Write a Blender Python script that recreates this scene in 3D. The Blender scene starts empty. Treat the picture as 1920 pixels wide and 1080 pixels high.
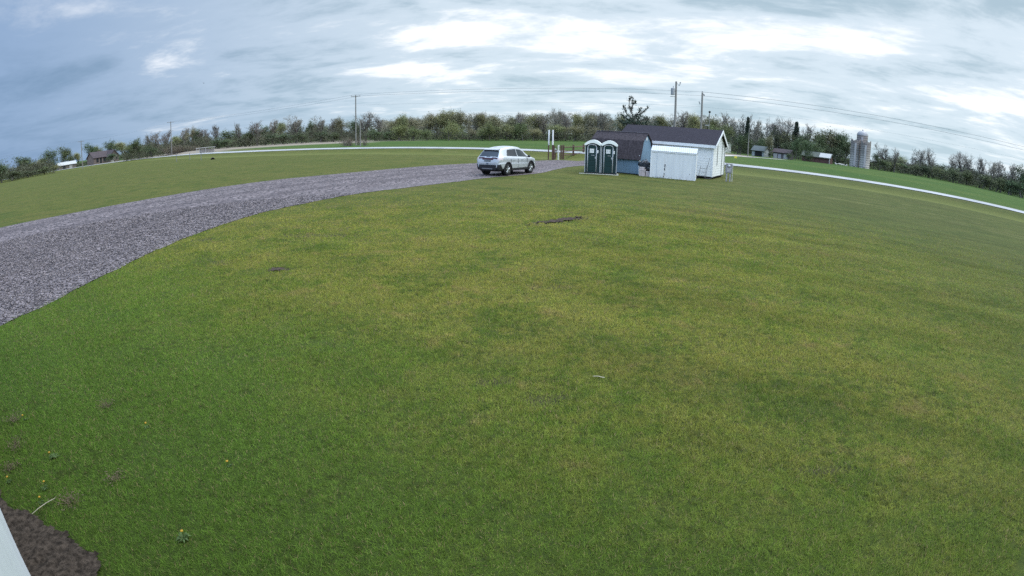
import bpy, math, random
import numpy as np
from mathutils import Vector, Matrix
R = math.radians
scene = bpy.context.scene
COL = scene.collection

# ------------------------------------------------------------------ camera
H = 2.7                                     # camera height under the eave
cd = bpy.data.cameras.new('camera')
cam = bpy.data.objects.new('camera', cd); COL.objects.link(cam); scene.camera = cam
cd.type = 'PANO'; cd.panorama_type = 'FISHEYE_LENS_POLYNOMIAL'
cd.sensor_width = 36.0; cd.sensor_height = 20.25; cd.sensor_fit = 'HORIZONTAL'
cd.fisheye_fov = R(170)
cd.fisheye_polynomial_k0 = 0.0
cd.fisheye_polynomial_k1 = -(1920 / 36.0) / 1008.0      # wide security lens: angle grows with radius
cd.fisheye_polynomial_k2 = 0; cd.fisheye_polynomial_k3 = 0; cd.fisheye_polynomial_k4 = 0
cd.clip_start = 0.05; cd.clip_end = 6000
cam.matrix_world = Matrix.Translation((0, 0, H)) @ Matrix.Rotation(R(90 - 16.55), 4, 'X') @ Matrix.Rotation(R(0.9), 4, 'Z')

# ------------------------------------------------------------------ light
SUN_AZ, SUN_EL = 52.0, 50.0                 # degrees right of the view axis, above the horizon
EXPOSURE = 0.0
scene.view_settings.view_transform = 'Standard'; scene.view_settings.look = 'None'
scene.view_settings.exposure = EXPOSURE; scene.view_settings.gamma = 1.0
sl = bpy.data.lights.new('sun', 'SUN'); so = bpy.data.objects.new('sun', sl); COL.objects.link(so)
sl.energy = 1.3; sl.angle = R(16); sl.color = (1.0, 0.96, 0.9)
sdir = Vector((math.sin(R(SUN_AZ)) * math.cos(R(SUN_EL)), math.cos(R(SUN_AZ)) * math.cos(R(SUN_EL)), math.sin(R(SUN_EL))))
so.rotation_euler = (-sdir).to_track_quat('-Z', 'Y').to_euler(); so.location = (0, 0, 60)

W = bpy.data.worlds.new('World'); scene.world = W; W.use_nodes = True

class NT:
    """short hand for building node trees"""
    def __init__(s, t): s.t = t
    def n(s, typ, **k):
        nd = s.t.nodes.new(typ)
        for a, b in k.items(): setattr(nd, a, b)
        return nd
    def l(s, a, b): s.t.links.new(a, b)
    def put(s, sock, v):
        if hasattr(v, 'is_output') or isinstance(v, bpy.types.NodeSocket): s.l(v, sock)
        elif v is not None: sock.default_value = v
    def m(s, op, a, b=None, c=None, clamp=False):
        nd = s.n('ShaderNodeMath', operation=op, use_clamp=clamp)
        for i, v in enumerate((a, b, c)):
            if v is not None: s.put(nd.inputs[i], v)
        return nd.outputs[0]
    def mr(s, v, a, b, c=0.0, d=1.0, smooth=True):
        nd = s.n('ShaderNodeMapRange', interpolation_type='SMOOTHSTEP' if smooth else 'LINEAR')
        for i, x in enumerate((v, a, b, c, d)): s.put(nd.inputs[i], x)
        return nd.outputs[0]
    def mix(s, f, a, b, blend='MIX'):
        nd = s.n('ShaderNodeMix', data_type='RGBA', blend_type=blend)
        s.put(nd.inputs[0], f)
        for i, v in ((6, a), (7, b)):
            if isinstance(v, tuple) and len(v) == 3: v = (*v, 1)
            s.put(nd.inputs[i], v)
        return nd.outputs[2]
    def noise(s, vec, scale, detail=2, rough=.5, dist=0.0, out=0):
        nd = s.n('ShaderNodeTexNoise')
        if vec is not None: s.l(vec, nd.inputs['Vector'])
        nd.inputs['Scale'].default_value = scale; nd.inputs['Detail'].default_value = detail
        nd.inputs['Roughness'].default_value = rough; nd.inputs['Distortion'].default_value = dist
        return nd.outputs[out]
    def xyz(s, v):
        nd = s.n('ShaderNodeSeparateXYZ'); s.l(v, nd.inputs[0]); return nd.outputs
    def vec(s, x, y, z):
        nd = s.n('ShaderNodeCombineXYZ')
        for i, v in enumerate((x, y, z)): s.put(nd.inputs[i], v)
        return nd.outputs[0]

def build_world():
    t = NT(W.node_tree); W.node_tree.nodes.clear()
    out = t.n('ShaderNodeOutputWorld')
    d = t.n('ShaderNodeTexCoord').outputs['Generated']
    x, y, z = t.xyz(d)
    el = t.m('MULTIPLY', t.m('ARCSINE', z), 57.2958)
    az = t.m('MULTIPLY', t.m('ARCTAN2', x, y), 57.2958)
    zz = t.m('ADD', t.m('MAXIMUM', z, 0.0), 0.085)
    P = t.vec(t.m('DIVIDE', x, zz), t.m('DIVIDE', y, zz), 0.0)
    Pr = t.n('ShaderNodeVectorRotate', rotation_type='Z_AXIS'); t.l(P, Pr.inputs[0]); Pr.inputs['Angle'].default_value = R(24)
    Ps = t.n('ShaderNodeMapping'); t.l(Pr.outputs[0], Ps.inputs[0]); Ps.inputs['Scale'].default_value = (0.9, 1.15, 1)
    P = Ps.outputs[0]
    n1 = t.noise(P, 0.70, 8, .58, .45)
    n2 = t.noise(P, 0.33, 3, .5, .2)
    n3 = t.noise(P, 3.6, 6, .65, .3)
    # where the cloud sheet is thin and bright, by direction (az, el, half widths, strength)
    bias = None
    for a, e, sa, se, k in ((-14, 6.6, 7, 1.1, .26), (-7, 10.6, 7, 1.6, .22), (9, 10.5, 9, 2.1, .28), (21, 11.3, 7, 1.4, .22), (37, 12.6, 8, 1.5, .26),
                            (44, 6.8, 10, 1.2, .28), (14, 8.0, 12, 1.0, .10), (53, 16, 5, 3, -.22), (27, 9.2, 6, 1.2, -.26), (0, 4.2, 14, 1.3, .04),
                            (-45, 7, 14, 7, -.16), (-33, 9.5, 7, 1.2, .10), (-49, 14.5, 7, 2.5, .25), (30, 15.2, 9, 1.6, -.34), (-10, 8.4, 8, .7, -.15)):
        u = t.m('DIVIDE', t.m('SUBTRACT', az, float(a)), float(sa)); v = t.m('DIVIDE', t.m('SUBTRACT', el, float(e)), float(se))
        q = t.m('EXPONENT', t.m('MULTIPLY', t.m('ADD', t.m('MULTIPLY', u, u), t.m('MULTIPLY', v, v)), -1.0))
        q = t.m('MULTIPLY', q, k)
        bias = q if bias is None else t.m('ADD', bias, q)
    s = t.m('ADD', t.m('ADD', t.m('MULTIPLY', n1, 2.5), t.m('MULTIPLY', n2, .9)), t.m('MULTIPLY', n3, .75))
    s = t.m('ADD', t.m('SUBTRACT', s, 2.03), t.m('ADD', bias, .42))
    s = t.m('ADD', .42, t.m('MULTIPLY', t.m('SUBTRACT', s, .42), t.mr(az, -52.0, -8.0, .40, 1.0)))
    s = t.m('SUBTRACT', s, t.mr(az, -60.0, -12.0, .10, -.02))                       # 0 at far left, 1 in the middle
    left = t.mr(az, -60.0, 2.0)                       # 0 at far left, 1 in the middle
    low = t.mix(left, (.165, .275, .44), (.40, .53, .62))
    mid = t.mix(left, (.27, .395, .60), (.67, .78, .87))
    c = t.mix(t.mr(s, .02, .48), low, mid)
    c = t.mix(t.mr(s, .48, .95), c, (1.12, 1.13, 1.15))
    hor = t.mix(left, (.205, .335, .56), (.52, .70, .82))  # smooth far deck near the horizon
    hf = t.m('MULTIPLY', t.m('EXPONENT', t.m('MULTIPLY', t.m('MAXIMUM', el, 0.0), -.34)), .92)
    c = t.mix(hf, c, hor)
    up = t.m('MULTIPLY', t.mr(el, 18.0, 55.0, 1.0, 3.0), t.mr(t.m('ABSOLUTE', az), 68.0, 115.0, 1.0, 1.55))               # an overcast sky is brightest overhead; unseen sky behind raised to light the walls
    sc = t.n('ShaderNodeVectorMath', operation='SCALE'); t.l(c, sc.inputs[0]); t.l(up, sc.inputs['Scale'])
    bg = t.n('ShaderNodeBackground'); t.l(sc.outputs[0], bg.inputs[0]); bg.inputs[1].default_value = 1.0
    sky = t.n('ShaderNodeTexSky', sky_type='NISHITA'); sky.sun_disc = False
    sky.sun_elevation = R(SUN_EL); sky.sun_rotation = R(SUN_AZ)
    b2 = t.n('ShaderNodeBackground'); t.l(sky.outputs[0], b2.inputs[0]); b2.inputs[1].default_value = 0.008
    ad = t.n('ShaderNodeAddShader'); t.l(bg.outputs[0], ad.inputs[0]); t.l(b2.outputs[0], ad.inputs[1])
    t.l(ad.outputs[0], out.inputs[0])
build_world()
W.cycles.sampling_method = 'MANUAL'; W.cycles.sample_map_resolution = 512
scene.cycles.max_bounces = 6; scene.cycles.diffuse_bounces = 2; scene.cycles.glossy_bounces = 2
scene.cycles.transmission_bounces = 4; scene.cycles.transparent_max_bounces = 6
scene.cycles.use_denoising = False

# ------------------------------------------------------------------ helpers
def az_xy(az, D): return D * math.sin(R(az)), D * math.cos(R(az))
def tag(o, label=None, cat=None, group=None, kind=None):
    if label: o['label'] = label
    if cat: o['category'] = cat
    if group: o['group'] = group
    if kind: o['kind'] = kind
    return o
def empty(name, loc, rz=0.0, label=None, cat=None, group=None):
    o = bpy.data.objects.new(name, None); COL.objects.link(o)
    o.location = loc; o.rotation_euler = (0, 0, rz); o.empty_display_size = .3
    return tag(o, label, cat, group)
def copy_tree(o, parent=None):
    c = o.copy(); COL.objects.link(c)
    if parent is not None: c.parent = parent
    for ch in [k for k in o.children]: copy_tree(ch, c)
    return c
class MB:
    """collects shapes that become ONE mesh"""
    def __init__(s): s.v = []; s.f = []
    def add(s, vs, fs):
        b = len(s.v); s.v += [tuple(p) for p in vs]; s.f += [tuple(b + i for i in f) for f in fs]
    def quad(s, a, b, c, d): s.add((a, b, c, d), ((0, 1, 2, 3),))
    def tri(s, a, b, c): s.add((a, b, c), ((0, 1, 2),))
    def poly(s, pts): s.add(pts, (tuple(range(len(pts))),))
    def box(s, x0, x1, y0, y1, z0, z1, M=None):
        vs = [Vector((x, y, z)) for z in (z0, z1) for x, y in ((x0, y0), (x1, y0), (x1, y1), (x0, y1))]
        if M is not None: vs = [M @ v for v in vs]
        s.add(vs, ((3, 2, 1, 0), (4, 5, 6, 7), (0, 1, 5, 4), (1, 2, 6, 5), (2, 3, 7, 6), (3, 0, 4, 7)))
    def tube(s, a, b, r0, r1=None, n=8, cap=True):
        a, b = Vector(a), Vector(b); r1 = r0 if r1 is None else r1
        w = (b - a)
        if w.length < 1e-6: return
        w.normalize(); u = w.orthogonal().normalized(); v = w.cross(u)
        ring = [(math.cos(2 * math.pi * i / n), math.sin(2 * math.pi * i / n)) for i in range(n)]
        vs = [a + (u * c + v * q) * r0 for c, q in ring] + [b + (u * c + v * q) * r1 for c, q in ring]
        fs = [(i, (i + 1) % n, n + (i + 1) % n, n + i) for i in range(n)]
        if cap: fs += [tuple(range(n - 1, -1, -1)), tuple(range(n, 2 * n))]
        s.add(vs, fs)
    def path(s, pts, r, n=6):
        rs = r if hasattr(r, '__len__') else [r] * len(pts)
        for i in range(len(pts) - 1): s.tube(pts[i], pts[i + 1], rs[i], rs[i + 1], n)
    def lathe(s, prof, n=24, c=(0, 0, 0), axis='Z'):
        vs = []; fs = []
        for r, h in prof:
            for i in range(n):
                a = 2 * math.pi * i / n
                p = (r * math.cos(a), r * math.sin(a), h)
                if axis == 'Y': p = (r * math.cos(a), h, r * math.sin(a))
                vs.append((p[0] + c[0], p[1] + c[1], p[2] + c[2]))
        for k in range(len(prof) - 1):
            for i in range(n):
                j = (i + 1) % n; q = (k * n + i, k * n + j, (k + 1) * n + j, (k + 1) * n + i)
                fs.append(q if axis == 'Z' else q[::-1])
        s.add(vs, fs)
    def ball(s, c, rx, ry=None, rz=None, n=10, m=6):
        ry = ry or rx; rz = rz or rx
        vs = [(c[0] + rx * math.sin(math.pi * k / m) * math.cos(2 * math.pi * i / n), c[1] + ry * math.sin(math.pi * k / m) * math.sin(2 * math.pi * i / n), c[2] + rz * math.cos(math.pi * k / m)) for k in range(m + 1) for i in range(n)]
        fs = [(k * n + i, (k + 1) * n + i, (k + 1) * n + (i + 1) % n, k * n + (i + 1) % n) for k in range(m) for i in range(n)]
        s.add(vs, fs)
    def build(s, name, mat=None, parent=None, smooth=False, bevel=0.0, sub=0):
        me = bpy.data.meshes.new(name); me.from_pydata([tuple(v) for v in s.v], [], s.f); me.update()
        if mat is not None: me.materials.append(mat)
        if smooth: me.polygons.foreach_set('use_smooth', [True] * len(me.polygons))
        o = bpy.data.objects.new(name, me); COL.objects.link(o)
        if parent is not None: o.parent = parent
        if bevel:
            b = o.modifiers.new('bevel', 'BEVEL'); b.width = bevel; b.segments = 2; b.limit_method = 'ANGLE'
        if sub:
            b = o.modifiers.new('sub', 'SUBSURF'); b.levels = sub; b.render_levels = sub
        return o
def np_mesh(name, v, f, mat=None, smooth=False):
    me = bpy.data.meshes.new(name); k = f.shape[1]
    me.vertices.add(len(v)); me.vertices.foreach_set('co', np.ascontiguousarray(v, np.float32).ravel())
    me.loops.add(f.size); me.loops.foreach_set('vertex_index', np.ascontiguousarray(f, np.int32).ravel())
    me.polygons.add(len(f)); me.polygons.foreach_set('loop_start', np.arange(0, f.size, k, dtype=np.int32))
    me.polygons.foreach_set('loop_total', np.full(len(f), k, np.int32))
    if smooth: me.polygons.foreach_set('use_smooth', np.ones(len(f), bool))
    me.update(calc_edges=True)
    if mat is not None: me.materials.append(mat)
    return me
def link(name, me, parent=None):
    o = bpy.data.objects.new(name, me); COL.objects.link(o)
    if parent is not None: o.parent = parent
    return o

MATS = {}
def mat(name, col, rough=.7, metal=0.0, var=.18, scale=6.0, bump=0.0, bscale=30.0, spec=.35, coat=0.0, rand=0.0, stretch=None):
    """principled paint / wood / metal with mottling of its own colour and optional bump"""
    if name in MATS: return MATS[name]
    m = bpy.data.materials.new(name); m.use_nodes = True; t = NT(m.node_tree)
    b = m.node_tree.nodes['Principled BSDF']
    co = t.n('ShaderNodeTexCoord').outputs['Object']
    if stretch:
        mp = t.n('ShaderNodeMapping'); t.l(co, mp.inputs[0]); mp.inputs['Scale'].default_value = stretch; co = mp.outputs[0]
    f = t.mr(t.noise(co, scale, 5, .6), .3, .7)
    lo = tuple(c * (1 - var) for c in col); hi = tuple(min(1, c * (1 + var)) for c in col)
    c = t.mix(f, lo, hi)
    if rand:
        oi = t.n('ShaderNodeObjectInfo').outputs['Random']
        hsv = t.n('ShaderNodeHueSaturation'); t.l(c, hsv.inputs['Color'])
        t.l(t.mr(oi, 0.0, 1.0, .5 - rand * .12, .5 + rand * .12, False), hsv.inputs['Hue'])
        t.l(t.mr(t.m('FRACT', t.m('MULTIPLY', oi, 7.31)), 0.0, 1.0, 1 - rand, 1 + rand, False), hsv.inputs['Value'])
        c = hsv.outputs[0]
    t.l(c, b.inputs['Base Color'])
    b.inputs['Roughness'].default_value = rough; b.inputs['Metallic'].default_value = metal
    b.inputs['Specular IOR Level'].default_value = spec; b.inputs['Coat Weight'].default_value = coat
    b.inputs['Coat Roughness'].default_value = .08
    if bump:
        bp = t.n('ShaderNodeBump'); bp.inputs['Strength'].default_value = bump; bp.inputs['Distance'].default_value = .02
        t.l(t.noise(co, bscale, 4, .6), bp.inputs['Height']); t.l(bp.outputs[0], b.inputs['Normal'])
    MATS[name] = m
    return m

# ------------------------------------------------------------------ lie of the land
WALL_P = np.array((-3.43, 1.64)); WALL_D = np.array((-.88, .475)); WALL_D /= np.hypot(*WALL_D); WALL_N = np.array((-WALL_D[1], WALL_D[0])) * -1
def catmull(pts, n):
    p = np.array(pts, float); p = np.vstack([2 * p[0] - p[1], p, 2 * p[-1] - p[-2]]); out = []
    for i in range(1, len(p) - 2):
        for t in np.linspace(0, 1, n, endpoint=False):
            a, b, c, d = p[i - 1:i + 3]
            out.append(.5 * ((2 * b) + (-a + c) * t + (2 * a - 5 * b + 4 * c - d) * t * t + (-a + 3 * b - 3 * c + d) * t ** 3))
    out.append(p[-2]); return np.array(out)
ROAD = catmull([(-420, 60), (-290, 112), (-215, 132), (-165, 148), (-128, 152), (-95, 139.5), (-53, 106), (-30, 90.5), (-13, 80.6), (2.6, 71.4), (13, 64.2), (24.2, 58), (32.3, 54.3),
                (40, 50), (46.6, 45), (51.7, 37.2), (56, 28), (61, 10), (66, -30), (75, -120)], 8)
ROAD_Z, ROAD_W = .45, 3.1
def road_dist(x, y):
    """signed distance to the road's centre line, negative on the camera's side"""
    x = np.asarray(x, float); y = np.asarray(y, float); best = np.full(x.shape, 1e9); sg = np.ones(x.shape)
    for a, b in zip(ROAD[:-1], ROAD[1:]):
        d = b - a; L2 = d @ d
        t = np.clip(((x - a[0]) * d[0] + (y - a[1]) * d[1]) / L2, 0, 1)
        px, py = x - a[0] - t * d[0], y - a[1] - t * d[1]; q = np.hypot(px, py)
        cr = d[0] * (y - a[1]) - d[1] * (x - a[0])
        m = q < best - 1e-9; best = np.where(m, q, best); sg = np.where(m, np.sign(cr), sg)
    return best * sg
BASE = np.array([(-180, -.8), (-54.3, -0.87), (-50.5, -0.85), (-45.8, -0.75), (-38.7, -0.62), (-33.8, -0.45), (-27.2, -0.57), (-18.5, -0.67), (-13.2, -0.77), (-3.3, -0.90), (-0.9, -0.86), (6.0, -0.75), (16.0, -0.7), (24.8, -0.86), (32.4, -0.76), (37.5, -0.74), (42.2, -0.70), (47.7, -0.71), (54.0, -0.78), (180, -.8)])
def sstep(x): x = np.clip(x, 0, 1); return x * x * (3 - 2 * x)
def ground_z(x, y):
    x = np.asarray(x, float); y = np.asarray(y, float)
    r = np.hypot(x, y); az = np.degrees(np.arctan2(x, y)); s = road_dist(x, y)
    zt = H + 195 * np.tan(np.radians(np.interp(az, BASE[:, 0], BASE[:, 1])))
    zt = zt + (.25 - zt) * sstep((r - 420) / 500)
    far = .30 + (zt - .30) * sstep((r - 95) / 95)
    lawn = .03 * np.sin(x * .23 + 1) * np.sin(y * .19) * sstep((r - 12) / 25)
    side = np.where(s > 0, far, lawn)
    a = np.abs(s)
    bank = sstep((8.5 - a) / 4.2)
    ditch = -.16 * np.exp(-((s + 9.2) / 1.6) ** 2)
    return side * (1 - bank) + (ROAD_Z - .05) * bank + ditch
def gz(x, y): return float(ground_z(np.array([x]), np.array([y]))[0])
def on(az, D): x, y = az_xy(az, D); return (x, y, gz(x, y))

def vnoise(x, y, seed, sc):
    """cheap value noise for numpy, in metres"""
    rs = np.random.RandomState(seed); g = rs.rand(64, 64); u = x / sc; v = y / sc
    i = np.floor(u).astype(int); j = np.floor(v).astype(int); fu = sstep(u - i); fv = sstep(v - j)
    G = lambda a, b: g[a % 64, b % 64]
    return (G(i, j) * (1 - fu) + G(i + 1, j) * fu) * (1 - fv) + (G(i, j + 1) * (1 - fu) + G(i + 1, j + 1) * fu) * fv

# turf colour, shared by the ground sheet and the blades
def turf_group():
    g = bpy.data.node_groups.new('turf_colour', 'ShaderNodeTree')
    g.interface.new_socket('Color', in_out='OUTPUT', socket_type='NodeSocketColor')
    t = NT(g); o = t.n('NodeGroupOutput')
    P = t.n('ShaderNodeNewGeometry').outputs['Position']; x, y, z = t.xyz(P)
    P2 = t.vec(x, y, 0.0)
    big = t.noise(P2, .16, 4, .6, .6); midn = t.noise(P2, .75, 4, .6, .4); sml = t.noise(P2, 4.5, 3, .6)
    dist = t.m('ADD', t.m('MULTIPLY', t.m('SUBTRACT', x, float(WALL_P[0])), float(WALL_N[0])), t.m('MULTIPLY', t.m('SUBTRACT', y, float(WALL_P[1])), float(WALL_N[1])))
    lush = t.mr(t.m('ADD', dist, t.m('MULTIPLY', t.m('SUBTRACT', big, .5), 6.0)), 1.0, 7.0, 1.0, 0.0)
    lush = t.m('MULTIPLY', lush, t.mr(x, -3.0, 5.0, 1.0, .45))
    right = t.mr(t.m('SUBTRACT', x, t.m('MULTIPLY', y, .28)), 0.0, 11.0)
    s = t.m('ADD', t.m('ADD', t.m('MULTIPLY', big, .40), t.m('MULTIPLY', midn, .65)), t.m('MULTIPLY', sml, .65))
    dry = t.m('SUBTRACT', t.mr(s, .66, 1.02), t.m('MULTIPLY', lush, .75), clamp=True)
    c = t.mix(dry, (.122, .150, .021), (.192, .180, .036))
    c = t.mix(t.mr(t.m('ADD', t.m('MULTIPLY', midn, .6), t.m('MULTIPLY', sml, .4)), .34, .50, .60, 0.0), c, (.068, .102, .017))
    c = t.mix(t.m('MULTIPLY', lush, .8), c, (.074, .136, .018))
    straw = t.mr(t.m('ADD', t.m('MULTIPLY', t.noise(P2, 1.5, 5, .7, .5), .8), t.m('MULTIPLY', big, .2)), .555, .64, 0.0, .62)
    straw = t.m('MULTIPLY', straw, t.m('SUBTRACT', 1.0, lush))
    c = t.mix(straw, c, (.23, .165, .062))
    c = t.mix(t.m('MULTIPLY', right, .55), c, (.098, .118, .034))
    # mowing and wind streaks, about parallel to the road
    rot = t.n('ShaderNodeVectorRotate', rotation_type='Z_AXIS'); t.l(P2, rot.inputs[0]); rot.inputs['Angle'].default_value = R(32)
    mp = t.n('ShaderNodeMapping'); t.l(rot.outputs[0], mp.inputs[0]); mp.inputs['Scale'].default_value = (.16, 1.0, 1)
    speck = t.mr(t.m('ADD', t.m('MULTIPLY', t.noise(P2, 6.5, 4, .7, .3), .7), t.m('MULTIPLY', t.noise(P2, 1.1, 2), .3)), .545, .64, 0.0, .62)
    c = t.mix(speck, c, (.045, .055, .014))
    tr = None
    for a0, off in ((47.0, -2.0), (47.0, .6), (58.0, 1.5), (36.0, .3)):
        ang = R(a0); q = t.m('SUBTRACT', t.m('SUBTRACT', t.m('MULTIPLY', t.m('SUBTRACT', x, 15.0), math.cos(ang)), t.m('MULTIPLY', t.m('SUBTRACT', y, 38.0), math.sin(ang) * -1.0)), off)
        q = t.m('ADD', q, t.m('MULTIPLY', t.m('SUBTRACT', big, .5), 1.6)); g_ = t.mr(t.m('ABSOLUTE', q), .15, .45, .65, 0.0); tr = g_ if tr is None else t.m('MAXIMUM', tr, g_)
    c = t.mix(t.m('MULTIPLY', tr, t.mr(midn, .38, .6)), c, (.225, .215, .075))
    st = t.m('MULTIPLY', t.m('SUBTRACT', t.noise(mp.outputs[0], .95, 3, .6, .2), .5), t.mr(x, -6.0, 10.0, .35, 1.1))
    hv = t.n('ShaderNodeHueSaturation'); t.l(c, hv.inputs['Color']); t.l(t.m('ADD', t.m('ADD', st, .94), t.m('MULTIPLY', t.m('SUBTRACT', t.noise(P2, 11.0, 2, .5), .5), .9)), hv.inputs['Value']); hv.inputs['Saturation'].default_value = .96
    t.l(hv.outputs[0], o.inputs[0])
    return g
TURF = turf_group()
def turf_mat():
    m = bpy.data.materials.new('turf'); m.use_nodes = True; t = NT(m.node_tree); b = m.node_tree.nodes['Principled BSDF']
    g = t.n('ShaderNodeGroup'); g.node_tree = TURF
    P = t.n('ShaderNodeNewGeometry').outputs['Position']
    fine = t.noise(P, 22.0, 6, .75); tuft = t.noise(P, 6.0, 4, .65)
    sp = t.m('ADD', t.m('MULTIPLY', fine, .6), t.m('MULTIPLY', tuft, .4))
    gv = t.n('ShaderNodeHueSaturation'); t.l(g.outputs[0], gv.inputs['Color']); gv.inputs['Saturation'].default_value = 1.0; gv.inputs['Value'].default_value = .70  # sheet darkened evenly to stand in for the blades' missing self-shadow
    c = t.mix(t.mr(sp, .38, .60, .75, 0.0), gv.outputs[0], (.045, .060, .018))
    att = t.n('ShaderNodeAttribute', attribute_name='verge').outputs['Fac']
    c = t.mix(att, c, t.mix(tuft, (.070, .090, .028), (.19, .19, .055)))
    dr = t.n('ShaderNodeAttribute', attribute_name='bare').outputs['Fac']
    c = t.mix(dr, c, t.mix(fine, (.022, .016, .013), (.12, .088, .07)))
    t.l(c, b.inputs['Base Color']); b.inputs['Roughness'].default_value = .9; b.inputs['Specular IOR Level'].default_value = .1
    bp = t.n('ShaderNodeBump'); bp.inputs['Strength'].default_value = .9; bp.inputs['Distance'].default_value = .06
    t.l(sp, bp.inputs['Height']); t.l(bp.outputs[0], b.inputs['Normal'])
    return m
def field_mat():
    m = bpy.data.materials.new('crop_field'); m.use_nodes = True; t = NT(m.node_tree); b = m.node_tree.nodes['Principled BSDF']
    P = t.n('ShaderNodeNewGeometry').outputs['Position']
    n = t.noise(P, .05, 4, .6); f = t.noise(P, 2.0, 5, .7)
    c = t.mix(t.mr(n, .35, .65), (.055, .098, .028), (.085, .118, .034))
    c = t.mix(t.mr(f, .4, .62, .5, 0.0), c, (.045, .085, .022))
    c = t.mix(t.n('ShaderNodeAttribute', attribute_name='verge').outputs['Fac'], c, (.135, .125, .055))
    c = t.mix(t.n('ShaderNodeAttribute', attribute_name='bare').outputs['Fac'], c, t.mix(f, (.20, .165, .125), (.33, .28, .23)))
    t.l(c, b.inputs['Base Color']); b.inputs['Roughness'].default_value = .95; b.inputs['Specular IOR Level'].default_value = .05
    bp = t.n('ShaderNodeBump'); bp.inputs['Strength'].default_value = .8; bp.inputs['Distance'].default_value = .2
    t.l(f, bp.inputs['Height']); t.l(bp.outputs[0], b.inputs['Normal'])
    return m

BARE = [(1.45, 16.55, 1.12, .24, 41, .95), (-4.9, 10.15, .30, .13, 10, .9), (-6.7, 10.8, .5, .25, 5, .5), (-5.6, 13.9, 1.3, .22, -4, .5), (-5.1, 14.8, .5, .25, 0, .4),
        (2.87, 3.48, .40, .05, -10, .45), (.4, 5.0, .22, .12, 0, .5), (-.2, 5.4, .2, .1, 20, .45), (-8.9, 13.5, .35, .2, 30, .6), (.6, 9.2, .5, .2, 0, .4)]
def bare_mask(x, y):
    """worn spots where soil shows (x, y, half length, half width, turn, strength)"""
    out = np.zeros(np.shape(x)); w = vnoise(x, y, 3, .17) - .5
    for cx, cy, a, b, r, k in BARE:
        c, s = math.cos(R(r)), math.sin(R(r)); u = ((x - cx) * c + (y - cy) * s) / a; v = (-(x - cx) * s + (y - cy) * c) / b
        out = np.maximum(out, k * sstep((1.25 - np.hypot(u, v) + w * 1.1) / .5))
    return out
DRIVE_FAR = catmull([(-37, -14), (-33.5, 2), (-29.5, 12), (-26.1, 18.4), (-23.7, 21.4), (-21, 25.2), (-16.6, 32), (-12.2, 36.8), (-7.05, 43.3), (-2.9, 47.2), (1.9, 52.6), (7.5, 58), (14, 60.5), (19, 61.2)], 24)
DRIVE_NEAR = catmull([(-8.0, -14), (-8.7, -2), (-9.1, 3), (-9.3, 6.1), (-9.25, 7.6), (-9.5, 10.2), (-9.7, 12.2), (-9.75, 14.5), (-9.4, 18), (-8.6, 20.3), (-7.2, 23.4), (-4.9, 26.6), (-3, 29.5), (-1.4, 32), (1.5, 35.6), (3.3, 40.5), (5.2, 45), (9, 49), (15, 52.5), (20.5, 54.5)], 24)
def resample(p, n):
    s = np.concatenate([[0], np.cumsum(np.hypot(*np.diff(p, axis=0).T))]); q = np.linspace(0, s[-1], n)
    return np.stack([np.interp(q, s, p[:, 0]), np.interp(q, s, p[:, 1])], 1)
DF, DN = resample(DRIVE_FAR, 420), resample(DRIVE_NEAR, 420)
DRIVE_POLY = np.vstack([DN, DF[::-1]])
def in_poly(x, y, poly):
    c = np.zeros(np.shape(x), bool); j = len(poly) - 1
    for i in range(len(poly)):
        (xi, yi), (xj, yj) = poly[i], poly[j]
        if yi != yj:
            c ^= ((yi > y) != (yj > y)) & (x < (xj - xi) * (y - yi) / (yj - yi) + xi)
        j = i
    return c

def build_land():
    rr = np.concatenate([[0.02], np.geomspace(.4, 3600, 760)])
    aa = np.radians(np.concatenate([np.arange(-66, 66, .5), np.arange(66, 294, 4.0)]))
    A, Rr = np.meshgrid(aa, rr); x = Rr * np.sin(A); y = Rr * np.cos(A)
    s = road_dist(x, y); z = ground_z(x, y); nr, na = x.shape
    z = z - .035 * bare_mask(x, y) * (Rr < 40)
    idx = np.arange(nr * na).reshape(nr, na)
    f = np.stack([idx[:-1], idx[1:], np.roll(idx, -1, 1)[1:], np.roll(idx, -1, 1)[:-1]], -1).reshape(-1, 4)
    f = f[:, ::-1]
    fs = s.ravel()[f].mean(1)
    az = np.degrees(A)
    verge_l = np.exp(-((s + 8.8) / 1.9) ** 2) * .85
    verge_f = np.exp(-((s - 6.5) / 2.2) ** 2) * .8
    # strip of last year's stubble in front of the left wood
    stub = sstep((Rr - 150) / 18) * sstep((-13.5 - az) / 3) * sstep((az + 60) / 4) * sstep((260 - Rr) / 40)
    stub = np.maximum(stub, .7 * sstep((Rr - 182) / 8) * sstep((-8 - az) / 4) * sstep((230 - Rr) / 20) * (az > -60))
    yard = sstep((Rr - 118) / 10) * sstep((175 - Rr) / 15) * sstep((az - 20.5) / .8) * sstep((25.6 - az) / 1.2) * .75
    bare_f = np.maximum(stub, yard)
    for nm, msk, mt, lists in (('lawn', fs < 0, turf_mat(), (('verge', verge_l), ('bare', bare_mask(x, y) * (Rr < 40)))), ('field', fs >= 0, field_mat(), (('verge', verge_f), ('bare', bare_f)))):
        me = np_mesh(nm, np.stack([x.ravel(), y.ravel(), z.ravel()], 1), f[msk], mt, True)
        for an, arr in lists:
            at = me.attributes.new(an, 'FLOAT', 'POINT'); at.data.foreach_set('value', arr.ravel().astype(np.float32))
        tag(link(nm, me), kind='structure')
build_land()

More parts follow.
